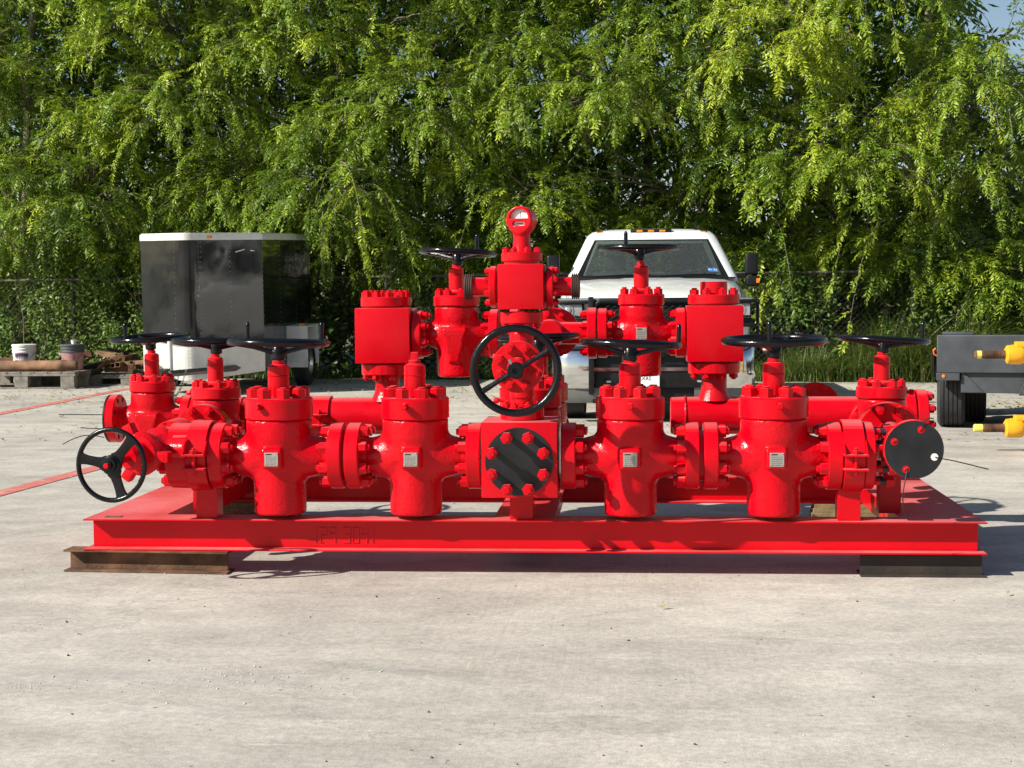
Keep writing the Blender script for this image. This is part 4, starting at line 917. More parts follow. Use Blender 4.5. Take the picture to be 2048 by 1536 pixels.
b = MB(); b.cyl((-.02, -1.45, .10), (-.02, -1.45, .80), .032, 14); b.cyl((-.02, -1.45, .046), (-.02, -1.45, .10), .07, 14); b.box(-.03, .12, -1.47, -1.43, .80, .82); ob('jack', b, ALU, TL)
b = MB()
for cx_, x1, zz in ((.0, .16, .12), (.03, .24, .14)):
    pts = [Vector((cx_ + (x1 - cx_) * f, -1.95 + .3 * f, .46 - .75 * math.sin(PI * f) * .42)) for f in np.linspace(0, 1, 18)]
    for i in range(17):
        d = (pts[i + 1] - pts[i]); q = d.to_track_quat('Z', 'Y') @ Quaternion((0, 0, 1), PI / 2 * (i % 2)); m_ = (pts[i] + pts[i + 1]) / 2
        b.tube([m_ + q @ Vector((.011 * math.cos(t), 0, .026 * math.sin(t))) for t in np.linspace(0, 2 * PI, 9)[:-1]], .0038, 5, True)
ob('safety_chain', b, GALV, TL)
P_ = vn(.0085)
for p0, p1 in (((-HWD + .1, -.12), (-.22, -VD + .23)), ((.22, -VD + .23), (HWD - .1, -.12))): pass
for t_, nm in ((.24, 0), (.80, 1)):
    pass
for (x, y, a) in ((-.24, -.555, -.77), (.27, -.535, .77)):
    b = MB(); b.obox((x, y - .022, 2.094), .085, .02, .036, Quaternion((0, 0, 1), a)); ob('marker_lamp', b.mesh('marker_lamp', .004), AMBER, TL)
b = MB()
def rivets(xa, ya, xb, yb, off):
    for i in range(20): 
        z = .78 + i * .066; b.lathe([(.006, 0), (.004, .004), (0, .005)], (xa, ya, z), off, 6)
rivets(-.175, -VD + .172, 0, 0, (-.75, -.75, 0)); rivets(.178, -VD + .175, 0, 0, (.75, -.75, 0)); rivets(.155, -VD + .152, 0, 0, (.75, -.75, 0)); rivets(HWD + .0, .03, 0, 0, (1, 0, 0)); rivets(HWD, 1.0, 0, 0, (1, 0, 0)); rivets(HWD, 2.0, 0, 0, (1, 0, 0)); rivets(.48, -.345, 0, 0, (.75, -.75, 0))
rv = ob('rivets', b, STEEL, TL); rv['kind'] = 'stuff'
b = MB(); b.box(HWD, HWD + .31, 1.30, 1.325, .24, .835); b.box(HWD, HWD + .31, 1.325, 2.05, .81, .835); b.box(HWD, HWD + .31, 2.05, 2.075, .24, .835); fd = ob('fender', b.mesh('fender', .012, 2), ALU, TL)
b = MB(); b.box(HWD + .18, HWD + .26, 1.34, 1.40, .836, .865); ob('marker_lamp', b, AMBER, TL)
for wo in (wheel(TL, HWD + .17, 1.69, .335, .21, side=1), wheel(TL, -HWD - .13, 1.69, .335, .2, side=-1)): wo.location.z -= .05
# long bright scratch on the skin
b = MB()
for x0, x1, z0, z1 in ((.54, .64, 1.885, 1.925), (.70, .745, 1.905, 1.902)):
    y0, y1 = -VD + .165 + (x0 - .16) * .991, -VD + .165 + (x1 - .16) * .991
    b.add([(x0 + .003, y0 - .004, z0), (x1 + .003, y1 - .004, z1), (x1 + .003, y1 - .004, z1 + .012), (x0 + .003, y0 - .004, z0 + .018)], [(0, 1, 2, 3)])
ob('scratch', b, ALU, TL)

# ------------------------------------------------------------------ pallets with scrap
def pallet(x1, y0, wd, dp, h, label, rz=0.):
    p = empty('pallet', (x1, y0, 0), rz); tag(p, label, 'pallet', 'heavy timber pallets by the fence')
    for i in range(3):
        for j in range(3):
            b = MB(); xx = -wd + .12 + i * (wd - .24) / 2; yy = .07 + j * (dp - .14) / 2; b.box(xx - .10, xx + .10, yy - .065, yy + .065, .022, h - .06); ob('block', b.mesh('block', .004, 1), WOOD, p)
    for j in range(3):
        b = MB(); yy = .07 + j * (dp - .14) / 2; b.box(-wd, 0, yy - .07, yy + .07, 0, .022); ob('bottom_board', b.mesh('bottom_board', .003, 1), WOOD, p)
        b = MB(); b.box(-wd, 0, yy - .07, yy + .07, h - .06, h - .025); ob('stringer', b.mesh('stringer', .003, 1), WOOD, p)
    n = 8
    for i in range(n):
        b = MB(); a = -wd + i * wd / n; b.box(a + .008, a + wd / n - .008, 0, dp, h - .025, h + random.uniform(-.004, .002)); ob('top_board', b.mesh('top_board', .003, 1), WOOD, p)
    return p
pallet(-5.30, 14.18, 1.6, 1.15, .245, 'weathered timber pallet at the left edge holding two buckets'); pallet(-4.68, 14.95, 1.25, 1.1, .165, 'low timber pallet under the scrap pile near the trailer nose', .03)
def bucket(x, y, z, mat, rimmat, label, lab):
    e = empty('bucket', (x, y, z)); tag(e, label, 'bucket')
    b = MB(); b.lathe([(.145, 0), (.150, .01), (.163, .30), (.163, .305)], (0, 0, 0), (0, 0, 1), 36); ob('pail', b, mat, e)
    b = MB(); b.lathe([(.160, .255), (.172, .258), (.172, .272), (.166, .276), (.166, .30), (.174, .303), (.174, .318), (.167, .322), (.167, .345), (.178, .348), (.178, .372), (.165, .376), (0, .37)], (0, 0, 0), (0, 0, 1), 40); ob('lid', b, rimmat, e)
    b = MB(); b.tube([(-.172, 0, .27), (-.15, -.09, .20), (-.07, -.16, .15), (.0, -.178, .14), (.07, -.16, .15), (.15, -.09, .20), (.172, 0, .27)], .003, 5); ob('bail_handle', b, GALV, e)
    if lab:
        b = MB(); vs = []
        for i in range(9):
            a = -PI / 2 + (i - 4) * .16 + .1; 
            for zz, rr in ((.0, .1475), (.235, .1615)): vs.append((rr * math.cos(a), rr * math.sin(a), .01 + zz))
        b.add(vs, [(2 * i, 2 * i + 2, 2 * i + 3, 2 * i + 1) for i in range(8)]); l = ob('paper_label', b, PURPLE, e)
        for txt, zz, mt in (('PURPLE', .115, LABOR), ('POWER', .055, LABOR)):
            me = text_mesh(txt, .062, .001); me.materials.append(mt)
            for v in me.vertices:
                a = -PI / 2 + .1 + v.co.x / .152; z_ = v.co.y + zz; r_q = .155 + z_ * .02 + v.co.z; v.co = (r_q * math.cos(a), r_q * math.sin(a), z_ + .01)
            ob('label_lettering', me, None, e)
    return e
bucket(-6.30, 14.82, .246, TARP, TARP, 'white plastic bucket with a purple and orange label on the left pallet', True)
bucket(-5.555, 14.78, .246, PINK, DKPL, 'pink bucket with a dark grey lid on the left pallet', False)
b = MB(); b.lathe([(.0, 0), (.035, 0), (.045, .055), (.048, .06), (.0, .058)], (0, 0, 0), (0, 0, 1), 20); tag(ob('paint_cup', b, TARP, None, (-5.53, 14.78, .622)), 'small cream cup left on the lid of the pink bucket', 'cup')
b = MB(); b.lathe([(.0, 0), (.076, 0), (.076, 1.55), (.082, 1.56), (.082, 1.66), (.075, 1.67), (.072, 1.80), (.066, 1.85), (.0, 1.85)], (-7.2, 14.33, .325), (1, 0.03, 0), 28); tag(ob('scrap_pipe', b, RUST2, None), 'thick rusty pipe lying along the front of the left pallet', 'pipe')
SC = [((-6.72, 15.2, .36), .9, .16, .10, 0.05, 0.0, RUST, 'rusty flat bar behind the white bucket'), ((-5.78, 15.0, .40), .42, .09, .12, .5, -.85, DKRUST, 'dark square post leaning up between the two buckets'), ((-5.90, 14.95, .30), .42, .12, .03, .0, .38, RUST2, 'sloping rusty strip between the two buckets'), ((-5.62, 15.2, .42), .40, .13, .10, .2, -.25, RUST, 'short rusty beam piece just left of the pink bucket'),
      ((-5.20, 14.95, .30), .34, .18, .02, .3, -.75, RUST, 'rusty plate propped right of the pink bucket'), ((-5.10, 15.12, .36), .42, .07, .07, .25, -.5, RUST2, 'tan square tube slanting across the scrap pile'), ((-4.95, 15.1, .24), .46, .09, .09, .1, .0, RUST, 'lower rusty tube of the scrap pile'), ((-4.72, 15.15, .33), .48, .09, .06, -.15, -.08, RUST2, 'pale rusty bar at the right of the scrap pile'),
      ((-4.70, 15.3, .27), .50, .10, .07, .1, .0, RUST, 'rusty bar lying flat nearest the trailer'), ((-5.22, 15.35, .44), .36, .10, .08, -.3, .12, RUST2, 'stubby rusty channel on top of the scrap pile'), ((-4.90, 15.38, .40), .30, .08, .08, 1.2, -.1, RUST, 'short tube end-on at the back of the scrap pile')]
SC += [((-6.75, 14.75, .275), .55, .06, .05, .4, 0., DKRUST, 'dark bar lying left of the white bucket'), ((-5.95, 14.72, .272), .34, .07, .05, -.5, 0., DKRUST, 'dark stub lying flat in front between the buckets'), ((-5.30, 15.15, .30), .5, .08, .08, .9, -.2, DKRUST, 'dark beam end just behind the pink bucket'),
       ((-5.05, 15.25, .50), .34, .05, .05, .6, .25, DKRUST, 'thin dark bar on the crest of the scrap pile'), ((-4.60, 15.05, .20), .42, .06, .06, .25, 0., DKRUST, 'dark bar low at the right end of the scrap pile')]
for c, L, w_, h, yw, pt, mt, lb in SC:
    b = MB(); q = Euler((0, pt, yw)).to_quaternion(); b.obox((0, 0, 0), L, w_, h, q)
    o = ob('scrap_bar', b.mesh('scrap_bar', .004, 1), mt, None, c); tag(o, lb, 'scrap metal', 'scrap steel piled on the pallets')
for i, (x, y, z, lb) in enumerate(((-5.005, 14.90, .30, 'left one of two open square tube ends in the scrap pile'), (-4.93, 14.91, .31, 'right one of two open square tube ends in the scrap pile'), (-4.70, 14.86, .345, 'upright-leaning open square tube at the scrap pile front'))):
    b = MB(); s_ = .035; th = .007
    for a0, a1, c0, c1 in ((-s_, s_, -s_, -s_ + th), (-s_, s_, s_ - th, s_), (-s_, -s_ + th, -s_ + th, s_ - th), (s_ - th, s_, -s_ + th, s_ - th)): b.box(a0, a1, 0, .34, c0, c1)
    o = ob('square_tube', b, RUST2, None, (x, y, z), ((0, 0, .1) if i < 2 else (-.9, .35, .0))); tag(o, lb, 'square tube', 'scrap steel piled on the pallets')

# ------------------------------------------------------------------ grey flatbed trailer at the right edge
_a = math.radians(-12); FT = empty('flatbed_trailer', (5.453 + 1.147 * math.cos(_a) - .55 * math.sin(_a), 7.45 + 1.147 * math.sin(_a) + .55 * math.cos(_a), 0), _a); tag(FT, 'dark grey steel flatbed trailer with dual tyres cut off by the right edge', 'trailer')
def fp(nm, b, mat, bev=.004): return ob(nm, b.mesh(nm, bev, 1) if bev else b, mat, FT)
b = MB(); b.box(-1.147, 1.25, -.55, -.42, .547, .898); EB = fp('end_beam', b, GREYST, .008)
b = MB(); b.box(-1.10, -.82, -.5, -.30, .898, .925); fp('corner_plate', b, GREYST)
b = MB(); b.box(-1.12, 1.25, -.42, 1.9, .68, .76); fp('deck', b, GREYST)
b = MB(); b.box(-1.15, -.94, -.553, -.45, .475, .546); fp('lamp_bracket', b, GREYST)
b = MB(); b.lathe([(.016, 0), (.012, .008), (0, .01)], (-1.085, -.553, .515), (0, -1, 0), 14); fp('reflector', b, AMBER, 0)
b = MB(); b.prism([(-.93, -.50, .546), (.93, -.50, .546), (.75, -.50, .345), (-.93, -.50, .36)], (0, .012, 0)); fp('apron', b, GREYST)
b = MB(); b.prism([(-.93, -.515, .546), (-.90, -.515, .546), (-.72, -.515, .362), (-.93, -.515, .362)], (0, .016, 0)); fp('gusset', b, GREYST)
b = MB(); b.prism([(-.32, -.53, .58), (-.20, -.53, .58), (-.20, -.53, .34), (-.42, -.53, .34)], (0, .03, 0)); fp('gusset', b, GREYST)
b = MB(); b.box(-.20, .2, -.57, -.535, .35, .60); fp('tail_plate', b, GREYST)
me = text_mesh('191', .045, .0006); me.materials.append(WHT); ob('stencilled_number', me, None, FT, (-.345, -.532, .378), (PI / 2, 0, 0))
b = MB(); b.box(-.155, -.06, -.5745, -.571, .40, .53); ob('badge', b, WHT, FT); b = MB(); b.prism([(-.175, -.576, .465), (-.145, -.576, .525), (-.115, -.576, .465), (-.145, -.576, .405)], (0, .004, 0)); ob('badge_diamond', b, BLUE, FT)
b = MB(); b.tube([(-1.15, -.44, .70), (-1.175, -.45, .72), (-1.18, -.46, .755), (-1.165, -.46, .77), (-1.155, -.44, .75)], .008, 8); fp('safety_hook', b, ORANGE, 0)
b = MB(); b.box(-1.2, -1.17, -.40, .5, .50, .74); fp('side_guard', b, BLKPL)
for x, y in ((-1.02, .02), (-.82, .62), (-1.02, 1.5), (1.02, .02), (1.02, .95)): wheel(FT, x, y, .40, .255, side=0 or -1)
b = MB(); b.cyl((-1.0, .02, .40), (1.0, .02, .40), .06, 12); b.cyl((-1.0, .95, .40), (1.0, .95, .40), .06, 12); b.box(-.66, -.58, -.4, 1.9, .5, .68); b.box(.58, .66, -.4, 5, .5, .68); b.box(-.72, -.60, -.1, .3, .42, .56); fp('axle', b, BLKPL, 0)
# ------------------------------------------------------------------ yellow blowout preventer just outside the right edge
BP = empty('blowout_preventer', (6.5, 5.6, 0)); tag(BP, 'yellow blowout preventer at the right edge with two rusty threaded locking screws', 'blowout preventer')
b = MB(); b.box(-.32, .32, -.3, .3, .0, 1.1); ob('body', b.mesh('body', .03, 2), YELLOW, BP)
for z, tipm in ((.792, YELLOWL), (.194, YELLOWL)):
    b = MB(); b.lathe([(.052, -.86), (.074, -.845), (.080, -.80), (.080, -.74), (.070, -.715), (.062, -.71), (.062, -.69), (.092, -.67), (.092, -.45), (.12, -.44), (.12, -.30)], (0, 0, z), (1, 0, 0), 36); ob('ram_bonnet', b, YELLOW, BP)
    b = MB(); b.box(-.78, -.33, -.055, .055, z + .06, z + .105); ob('bonnet_rib', b.mesh('bonnet_rib', .012, 2), YELLOW, BP)
    pr = [(.028, -1.10), (.031, -1.095), (.031, -1.02)]
    for i in range(15): pr += [(.0345, -1.02 + i * .011), (.0345, -1.016 + i * .011), (.0315, -1.013 + i * .011), (.0315, -1.010 + i * .011)]
    b = MB(); b.lathe(pr + [(.0315, -.84)], (0, 0, z), (1, 0, 0), 24); ob('locking_screw', b, RUST, BP)
    b = MB(); b.lathe([(.0285, -1.103), (.0325, -1.097), (.0325, -1.035)] if z < .5 else [(.0325, -1.085), (.0328, -1.075), (.0325, -1.05)], (0, 0, z), (1, 0, 0), 24); ob('painted_tip', b, tipm, BP)

# ------------------------------------------------------------------ chain-link fence
FN = empty('chain_link_fence', (0, fy(0), 0)); tag(FN, 'overgrown chain-link fence with pipe top rail along the back of the yard', 'fence')
fd_ = Vector((1, -.13, 0)).normalized()
def fpt(x, z, o=0): return Vector((x, fy(x) - fy(0) + o, z))
b = MB(); b.tube([fpt(x, 1.59 + .01 * math.sin(x)) for x in range(-16, 16)], .021, 8); ob('top_rail', b, FENCE, FN)
for x in np.arange(-14.3, 14, 2.62):
    b = MB(); p = fpt(x, 0, .05); b.cyl(p, p + Vector((0, 0, 1.60)), .03, 10); ob('post', b, FENCE, FN)
b = MB(); pit_ = .088; H_ = 1.56; nW = int(26 / pit_)
for i in range(nW):
    x0 = -13 + i * pit_
    for sg in (1, -1):
        a, c = fpt(x0, .02), fpt(x0 + sg * H_, 1.58); b.tube([a, c], .0017, 3)
cl = ob('wire_mesh', b.mesh('wire_mesh'), FENCE, FN); cl['label'] = 'woven chain-link wire mesh'

# ------------------------------------------------------------------ foliage
def np_mesh(name, V, F, mat, tone=None, smooth=False):
    me = bpy.data.meshes.new(name); nv, nf = len(V), len(F); k = F.shape[1]
    me.vertices.add(nv); me.vertices.foreach_set('co', V.astype(np.float32).ravel())
    me.loops.add(nf * k); me.loops.foreach_set('vertex_index', F.astype(np.int32).ravel())
    me.polygons.add(nf); me.polygons.foreach_set('loop_start', (np.arange(nf) * k).astype(np.int32)); me.polygons.foreach_set('loop_total', np.full(nf, k, np.int32))
    me.update(calc_edges=True); me.validate()
    if tone is not None:
        at = me.attributes.new('tone', 'FLOAT', 'POINT'); at.data.foreach_set('value', tone.astype(np.float32))
    me.materials.append(mat); return me
def leaf_quads(base, dirs, side, L, W, fold=.12):
    """diamond leaves folded on the midrib -> verts (n,4,3)"""
    nrm = np.cross(dirs, side); m = base + dirs * (L * .46)[:, None]
    a = m + side * (W / 2)[:, None] + nrm * (W * fold)[:, None]; c = m - side * (W / 2)[:, None] + nrm * (W * fold)[:, None]
    return np.stack([base, a, base + dirs * L[:, None], c], 1)
def unit(v): return v / np.maximum(np.linalg.norm(v, axis=-1, keepdims=True), 1e-9)
def frond_template(npair, L):
    B, D, Sd, LL = [], [], [], []
    dr = RNG.uniform(.1, .6)
    for i in range(npair + 1):
        s = (i + .6) / (npair + .6); p = np.array([L * s, 0, -dr * L * s * s]); t = unit(np.array([1, 0, -2 * dr * s]))
        for sg in ((-1, 1) if i < npair else (0,)):
            d = unit(t * (.62 if sg else 1.) + np.array([0, sg * .85, 0]) + np.array([0, 0, -RNG.uniform(-.15, .85)]) + RNG.normal(0, .2, 3))
            u = np.cross(d, np.array([0, 0, 1.]) + RNG.normal(0, .35, 3)); B.append(p); D.append(d); Sd.append(unit(u)); LL.append(.088 * (.68 + .5 * math.sin(PI * min(s, .95))) * RNG.uniform(.85, 1.15))
    LL = np.array(LL); return leaf_quads(np.array(B), np.array(D), np.array(Sd), LL, LL * RNG.uniform(.27, .34))
TPL = [frond_template(int(RNG.integers(6, 11)), RNG.uniform(.26, .42)) for _ in range(30)]
def rotm(yaw, pitch, roll):
    cy, sy, cp, sp, cr, sr = np.cos(yaw), np.sin(yaw), np.cos(pitch), np.sin(pitch), np.cos(roll), np.sin(roll)
    Rz = np.array([[cy, -sy, 0], [sy, cy, 0], [0, 0, 1]]); Ry = np.array([[cp, 0, -sp], [0, 1, 0], [sp, 0, cp]]); Rx = np.array([[1, 0, 0], [0, cr, -sr], [0, sr, cr]])
    return Rz @ Ry @ Rx
def nzz(x, y, z=0.0):
    return (math.sin(1.31 * x + .9 * z + .7) + math.sin(2.3 * z - 1.1 * x + 2.) + math.sin(2.9 * x + 1.9 * y + 1.1) * .7 + math.sin(4.1 * z + 3.3 * x + .4) * .6 + math.sin(5.7 * x - 4.4 * z) * .35) / 3.65
def sstep(a, b_, x): t = min(1, max(0, (x - a) / (b_ - a))); return t * t * (3 - 2 * t)
def zmin(x): return .75 if x < -5.2 else (.75 + 1.2 * sstep(-5.2, -4.2, x) if x < -4 else (1.8 - .25 * sstep(-2.5, 0, x) if x < 3.8 else (1.45 - .3 * sstep(6, 8, x))))
# trees stand behind the fence; each gets its own trunk, limbs, twigs and leaves
TREES = [(-7.9, 1.5, 'tree at the left edge whose pale trunk shows'), (-5.2, 2.4, 'leafy tree above the pallets'), (-2.6, 2.1, 'leafy tree hanging over the black trailer'), (.1, 2.5, 'leafy tree left of the red gauge'), (2.7, 2.2, 'leafy tree behind the white truck'), (5.2, 2.4, 'leafy tree right of the white truck'), (7.1, 2.0, 'leafy tree at the right edge above the tall grass')]
tb_ = []
for x, v, lb in TREES:
    tb_.append(dict(x=x, y=fy(x) + v + (.9 if x > -7 else 0), lb=lb, lim=MB(), twig=[], V=[], T=[], starts=[]))
def nearest(x):
    d = [abs(t['x'] - x) + RNG.uniform(0, .9) for t in tb_]; return tb_[int(np.argmin(d))]
def add_frond(t, p, yaw, pitch, sc, tone):
    q = TPL[int(RNG.integers(len(TPL)))]; V = (q.reshape(-1, 3) * sc) @ rotm(yaw, pitch, RNG.normal(0, .25)).T + p
    t['V'].append(V.reshape(-1, 4, 3)); tn = np.clip(tone + RNG.normal(0, .10, len(q)), 0, 1); t['T'].append(np.repeat(tn, 4))
def branchlet(t, p0, az, el, L, g, tone, nfr, fsc=1.0):
    h = np.array([math.cos(az), math.sin(az), 0]); pts = []
    for s in np.linspace(0, 1, 7):
        pts.append(p0 + h * L * s * (1 - .18 * s) + np.array([0, 0, math.tan(el) * L * s - g * L * s * s]))
    t['twig'].append(pts)
    for i in range(nfr):
        s = .12 + .88 * (i + RNG.uniform(0, .6)) / nfr; k = min(5, int(s * 6)); f = s * 6 - k
        p = pts[k] * (1 - f) + pts[k + 1] * f; d = pts[k + 1] - pts[k]; sg = 1 if i % 2 else -1
        ya = math.atan2(d[1], d[0]) + sg * RNG.uniform(.5, 1.25) * (1 - .5 * s); pi_ = math.atan2(d[2], np.hypot(d[0], d[1])) * .6 - RNG.uniform(-.55, .6)
        add_frond(t, p, ya, pi_, RNG.uniform(.75, 1.1) * fsc * (1 - .25 * s), tone + RNG.normal(0, .07))
    add_frond(t, pts[-1], math.atan2(h[1], h[0]), -.9, fsc * .8, tone + .1)
NB = 0
def shell_v(x, z): return 1.05 - .95 * sstep(1.5, 4.4, z) + .55 * nzz(x * .8, 3., z * .7) + .55 * nzz(x * 2.1 + 4, 9., z * 2.3) + .25 * sstep(4.5, 7, z)
def corner(x, v, z):   # the crowns thin out towards the right end of the row
    return (z - .12 * v) > 5.75 - 1.5 * ((x - .26 * v) - 7.1)
LUMPS = []
for gx_ in np.arange(-10.2, 10.4, 1.55):
    for gz_ in np.arange(1.75, 8.2, 1.15):
        x = gx_ + RNG.uniform(-.7, .7) + (.75 if int(round((gz_ - 1.75) / 1.15)) % 2 else 0); z = gz_ + RNG.uniform(-.45, .45); r = RNG.uniform(.65, 1.35)
        if z - r * .5 < zmin(x): z = zmin(x) + r * .5
        v = 1.45 - 2.2 * sstep(1.7, 3.3, z) + RNG.normal(0, .34) + .7 * sstep(5.2, 8, z)
        if corner(x, v, z + .3): continue
        if z > 2.6 and nzz(x * 1.25 + 1.7, 6., z * 1.35) < -.36: continue
        LUMPS.append((x, z, r, v))
for x, z, r, v in ((-1.0, 1.75, .6, .4), (-.2, 1.9, .7, .6), (.9, 1.75, .6, .4), (1.9, 1.8, .6, .6), (4.1, 1.55, .6, .4), (4.9, 1.75, .7, .4), (5.9, 1.95, .7, .3), (6.6, 1.75, .6, -.05), (7.3, 1.6, .6, -.1), (7.9, 1.5, .7, -.1), (8.6, 1.6, .7, .0), (-4.6, 2.0, .6, .1), (-6.0, 2.1, .7, .3)):
    LUMPS.append((x, z, r, v))
for i in range(26):      # long strands hanging beside the trailer and over the fence
    x = RNG.uniform(-2.15, -1.2) if i < 15 else RNG.choice([RNG.uniform(-.9, 1.2), RNG.uniform(4.2, 7.5)]); z = RNG.uniform(2.3, 3.3); vv = RNG.uniform(-1.6, -.7) if i < 15 else RNG.uniform(-.6, .1)
    branchlet(nearest(x), np.array([x, fy(x) + vv, z]), RNG.uniform(-PI, 0), RNG.uniform(-.2, .4), RNG.uniform(.5, .9), RNG.uniform(1.1, 1.9), .55 + RNG.normal(0, .12), 10, 1.0)
for x0, z0, r0, v0 in LUMPS:
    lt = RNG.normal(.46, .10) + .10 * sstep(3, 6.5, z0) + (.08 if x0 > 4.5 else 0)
    for k in range(int(36 * r0 * r0 + 10)):
        a, e_ = RNG.uniform(-PI * 1.08, PI * .08), math.asin(RNG.uniform(-.55, .98)); nrm = np.array([math.cos(a) * math.cos(e_), math.sin(a) * math.cos(e_), math.sin(e_)])
        p0 = np.array([x0, fy(x0) + v0 + .3, z0]) + nrm * r0 * RNG.uniform(.25, .6) * np.array([1.15, .9, .8])
        if p0[2] < .9: continue
        t = nearest(x0); L = r0 * RNG.uniform(.45, .85)
        branchlet(t, p0, a + RNG.normal(0, .35), max(-.3, e_ * .75) + RNG.normal(0, .15), L, RNG.uniform(.1, .65), lt + RNG.normal(0, .15), int(4 + L * 8), RNG.uniform(.75, 1.25)); NB += 1
        if k % 3 == 0: t['starts'].append(p0)
for it in range(700):
    x = RNG.uniform(-9.6, 10.2); z = RNG.uniform(1.2, 7.9)
    if corner(x, 0, z): continue
    if z < zmin(x) + .25: continue
    gap = nzz(x * 1.15, 1., z * 1.3)
    if gap < -.40 + .12 * RNG.normal() or nzz(x * 2.6 + 2, 4., z * 2.9) < -.38: continue
    lay = RNG.random(); v = shell_v(x, z) + (0 if lay < .62 else RNG.uniform(.5, 1.8))
    if z < 3 and gap < .1 and RNG.random() < .35: continue
    p0 = np.array([x, fy(x) + v, z]); t = nearest(x); L = RNG.uniform(.45, 1.25) * (1.4 if RNG.random() < .12 else 1); 
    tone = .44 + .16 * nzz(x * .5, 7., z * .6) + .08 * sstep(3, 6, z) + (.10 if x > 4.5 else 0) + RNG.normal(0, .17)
    branchlet(t, p0, -PI / 2 + RNG.normal(-.1, 1.0), RNG.uniform(-.2, .95), L, RNG.uniform(.15, .95), tone, int(4 + L * 6), RNG.uniform(.8, 1.25)); t['starts'].append(p0); NB += 1
# deep layer that closes most of the view
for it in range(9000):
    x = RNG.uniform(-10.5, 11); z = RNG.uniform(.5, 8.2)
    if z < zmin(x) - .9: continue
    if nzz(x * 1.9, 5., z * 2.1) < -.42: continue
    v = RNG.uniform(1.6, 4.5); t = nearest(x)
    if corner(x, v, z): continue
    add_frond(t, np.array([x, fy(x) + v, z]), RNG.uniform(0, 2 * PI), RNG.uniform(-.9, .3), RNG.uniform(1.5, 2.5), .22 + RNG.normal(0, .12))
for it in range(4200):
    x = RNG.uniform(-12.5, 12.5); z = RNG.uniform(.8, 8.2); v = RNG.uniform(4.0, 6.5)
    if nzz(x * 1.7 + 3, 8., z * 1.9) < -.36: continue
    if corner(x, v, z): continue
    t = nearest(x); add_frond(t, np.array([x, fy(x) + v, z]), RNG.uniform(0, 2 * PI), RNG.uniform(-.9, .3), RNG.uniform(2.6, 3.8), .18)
# crowns above the frame that shade the lower storey as in the photograph
for it in range(1500):
    x = RNG.uniform(-10.5, 7.2); z = RNG.uniform(7.2, 9.2); t = nearest(x)
    add_frond(t, np.array([x, fy(x) + RNG.uniform(.6, 4.0), z]), RNG.uniform(0, 2 * PI), RNG.uniform(-.9, .3), 1.4, .5)
def limb(b, p0, p1, r0, r1, sag=.3, n=8, seg=6):
    p0, p1 = Vector(p0), Vector(p1); m = (p0 + p1) / 2 + Vector((RNG.uniform(-.25, .25), RNG.uniform(-.2, .2), sag)); pts = []; rs = []
    for i in range(n + 1):
        s = i / n; p = p0 * (1 - s) ** 2 + m * 2 * s * (1 - s) + p1 * s * s; p += Vector(RNG.normal(0, .018, 3)) if 0 < i < n else Vector(); pts.append(p); rs.append(r0 + (r1 - r0) * s ** .8)
    b.tube(pts, 0, seg, radii=rs); return pts
for t in tb_:
    root = empty('tree', (t['x'], t['y'], 0)); tag(root, t['lb'], 'tree', 'trees along the fence')
    b = MB(); lean = RNG.uniform(-.35, .35); tr = limb(b, (t['x'], t['y'], -.1), (t['x'] + lean + .2, t['y'] - .3, 7.2), .11 if t['x'] > -7 else .15, .05, .2, 14, 12)
    forks = []
    for i in range(6):
        k = int(RNG.integers(3, 11)); p0 = tr[k]; p1 = (t['x'] + RNG.uniform(-1.6, 1.6), t['y'] - RNG.uniform(.3, 1.8), p0.z + RNG.uniform(.4, 1.8)); forks += limb(b, p0, p1, .055, .022, .35, 8, 7)[2:]
    forks += tr[3:]
    st = t['starts']; RNG.shuffle(st)
    for p in st[:70]:
        q = min(forks, key=lambda f: (f - Vector(p)).length + max(0, f.z - p[2]) * .8)
        if (q - Vector(p)).length < 2.6: limb(b, q, p, .020, .008, .18, 6, 5)
    me = b.mesh('trunk', ang=60); o = ob('trunk', me, BARK, root); o.location = (-t['x'], -t['y'], 0)
    b = MB()
    for pts in t['twig']: b.tube(pts, 0, 4, radii=[.0085, .0075, .0065, .0055, .0045, .0035, .0025])
    o = ob('twigs', b.mesh('twigs', ang=60), TWIG, root); o.location = (-t['x'], -t['y'], 0); o['kind'] = 'stuff'
    V = np.concatenate(t['V']); n = len(V); F = np.arange(n * 4).reshape(n, 4); tris = np.concatenate([F[:, [0, 1, 2]], F[:, [0, 2, 3]]])
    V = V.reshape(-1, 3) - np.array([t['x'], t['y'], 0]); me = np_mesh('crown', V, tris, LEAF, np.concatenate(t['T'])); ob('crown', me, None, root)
print('branchlets', NB, 'leaflets', sum(len(np.concatenate(t['V'])) for t in tb_))

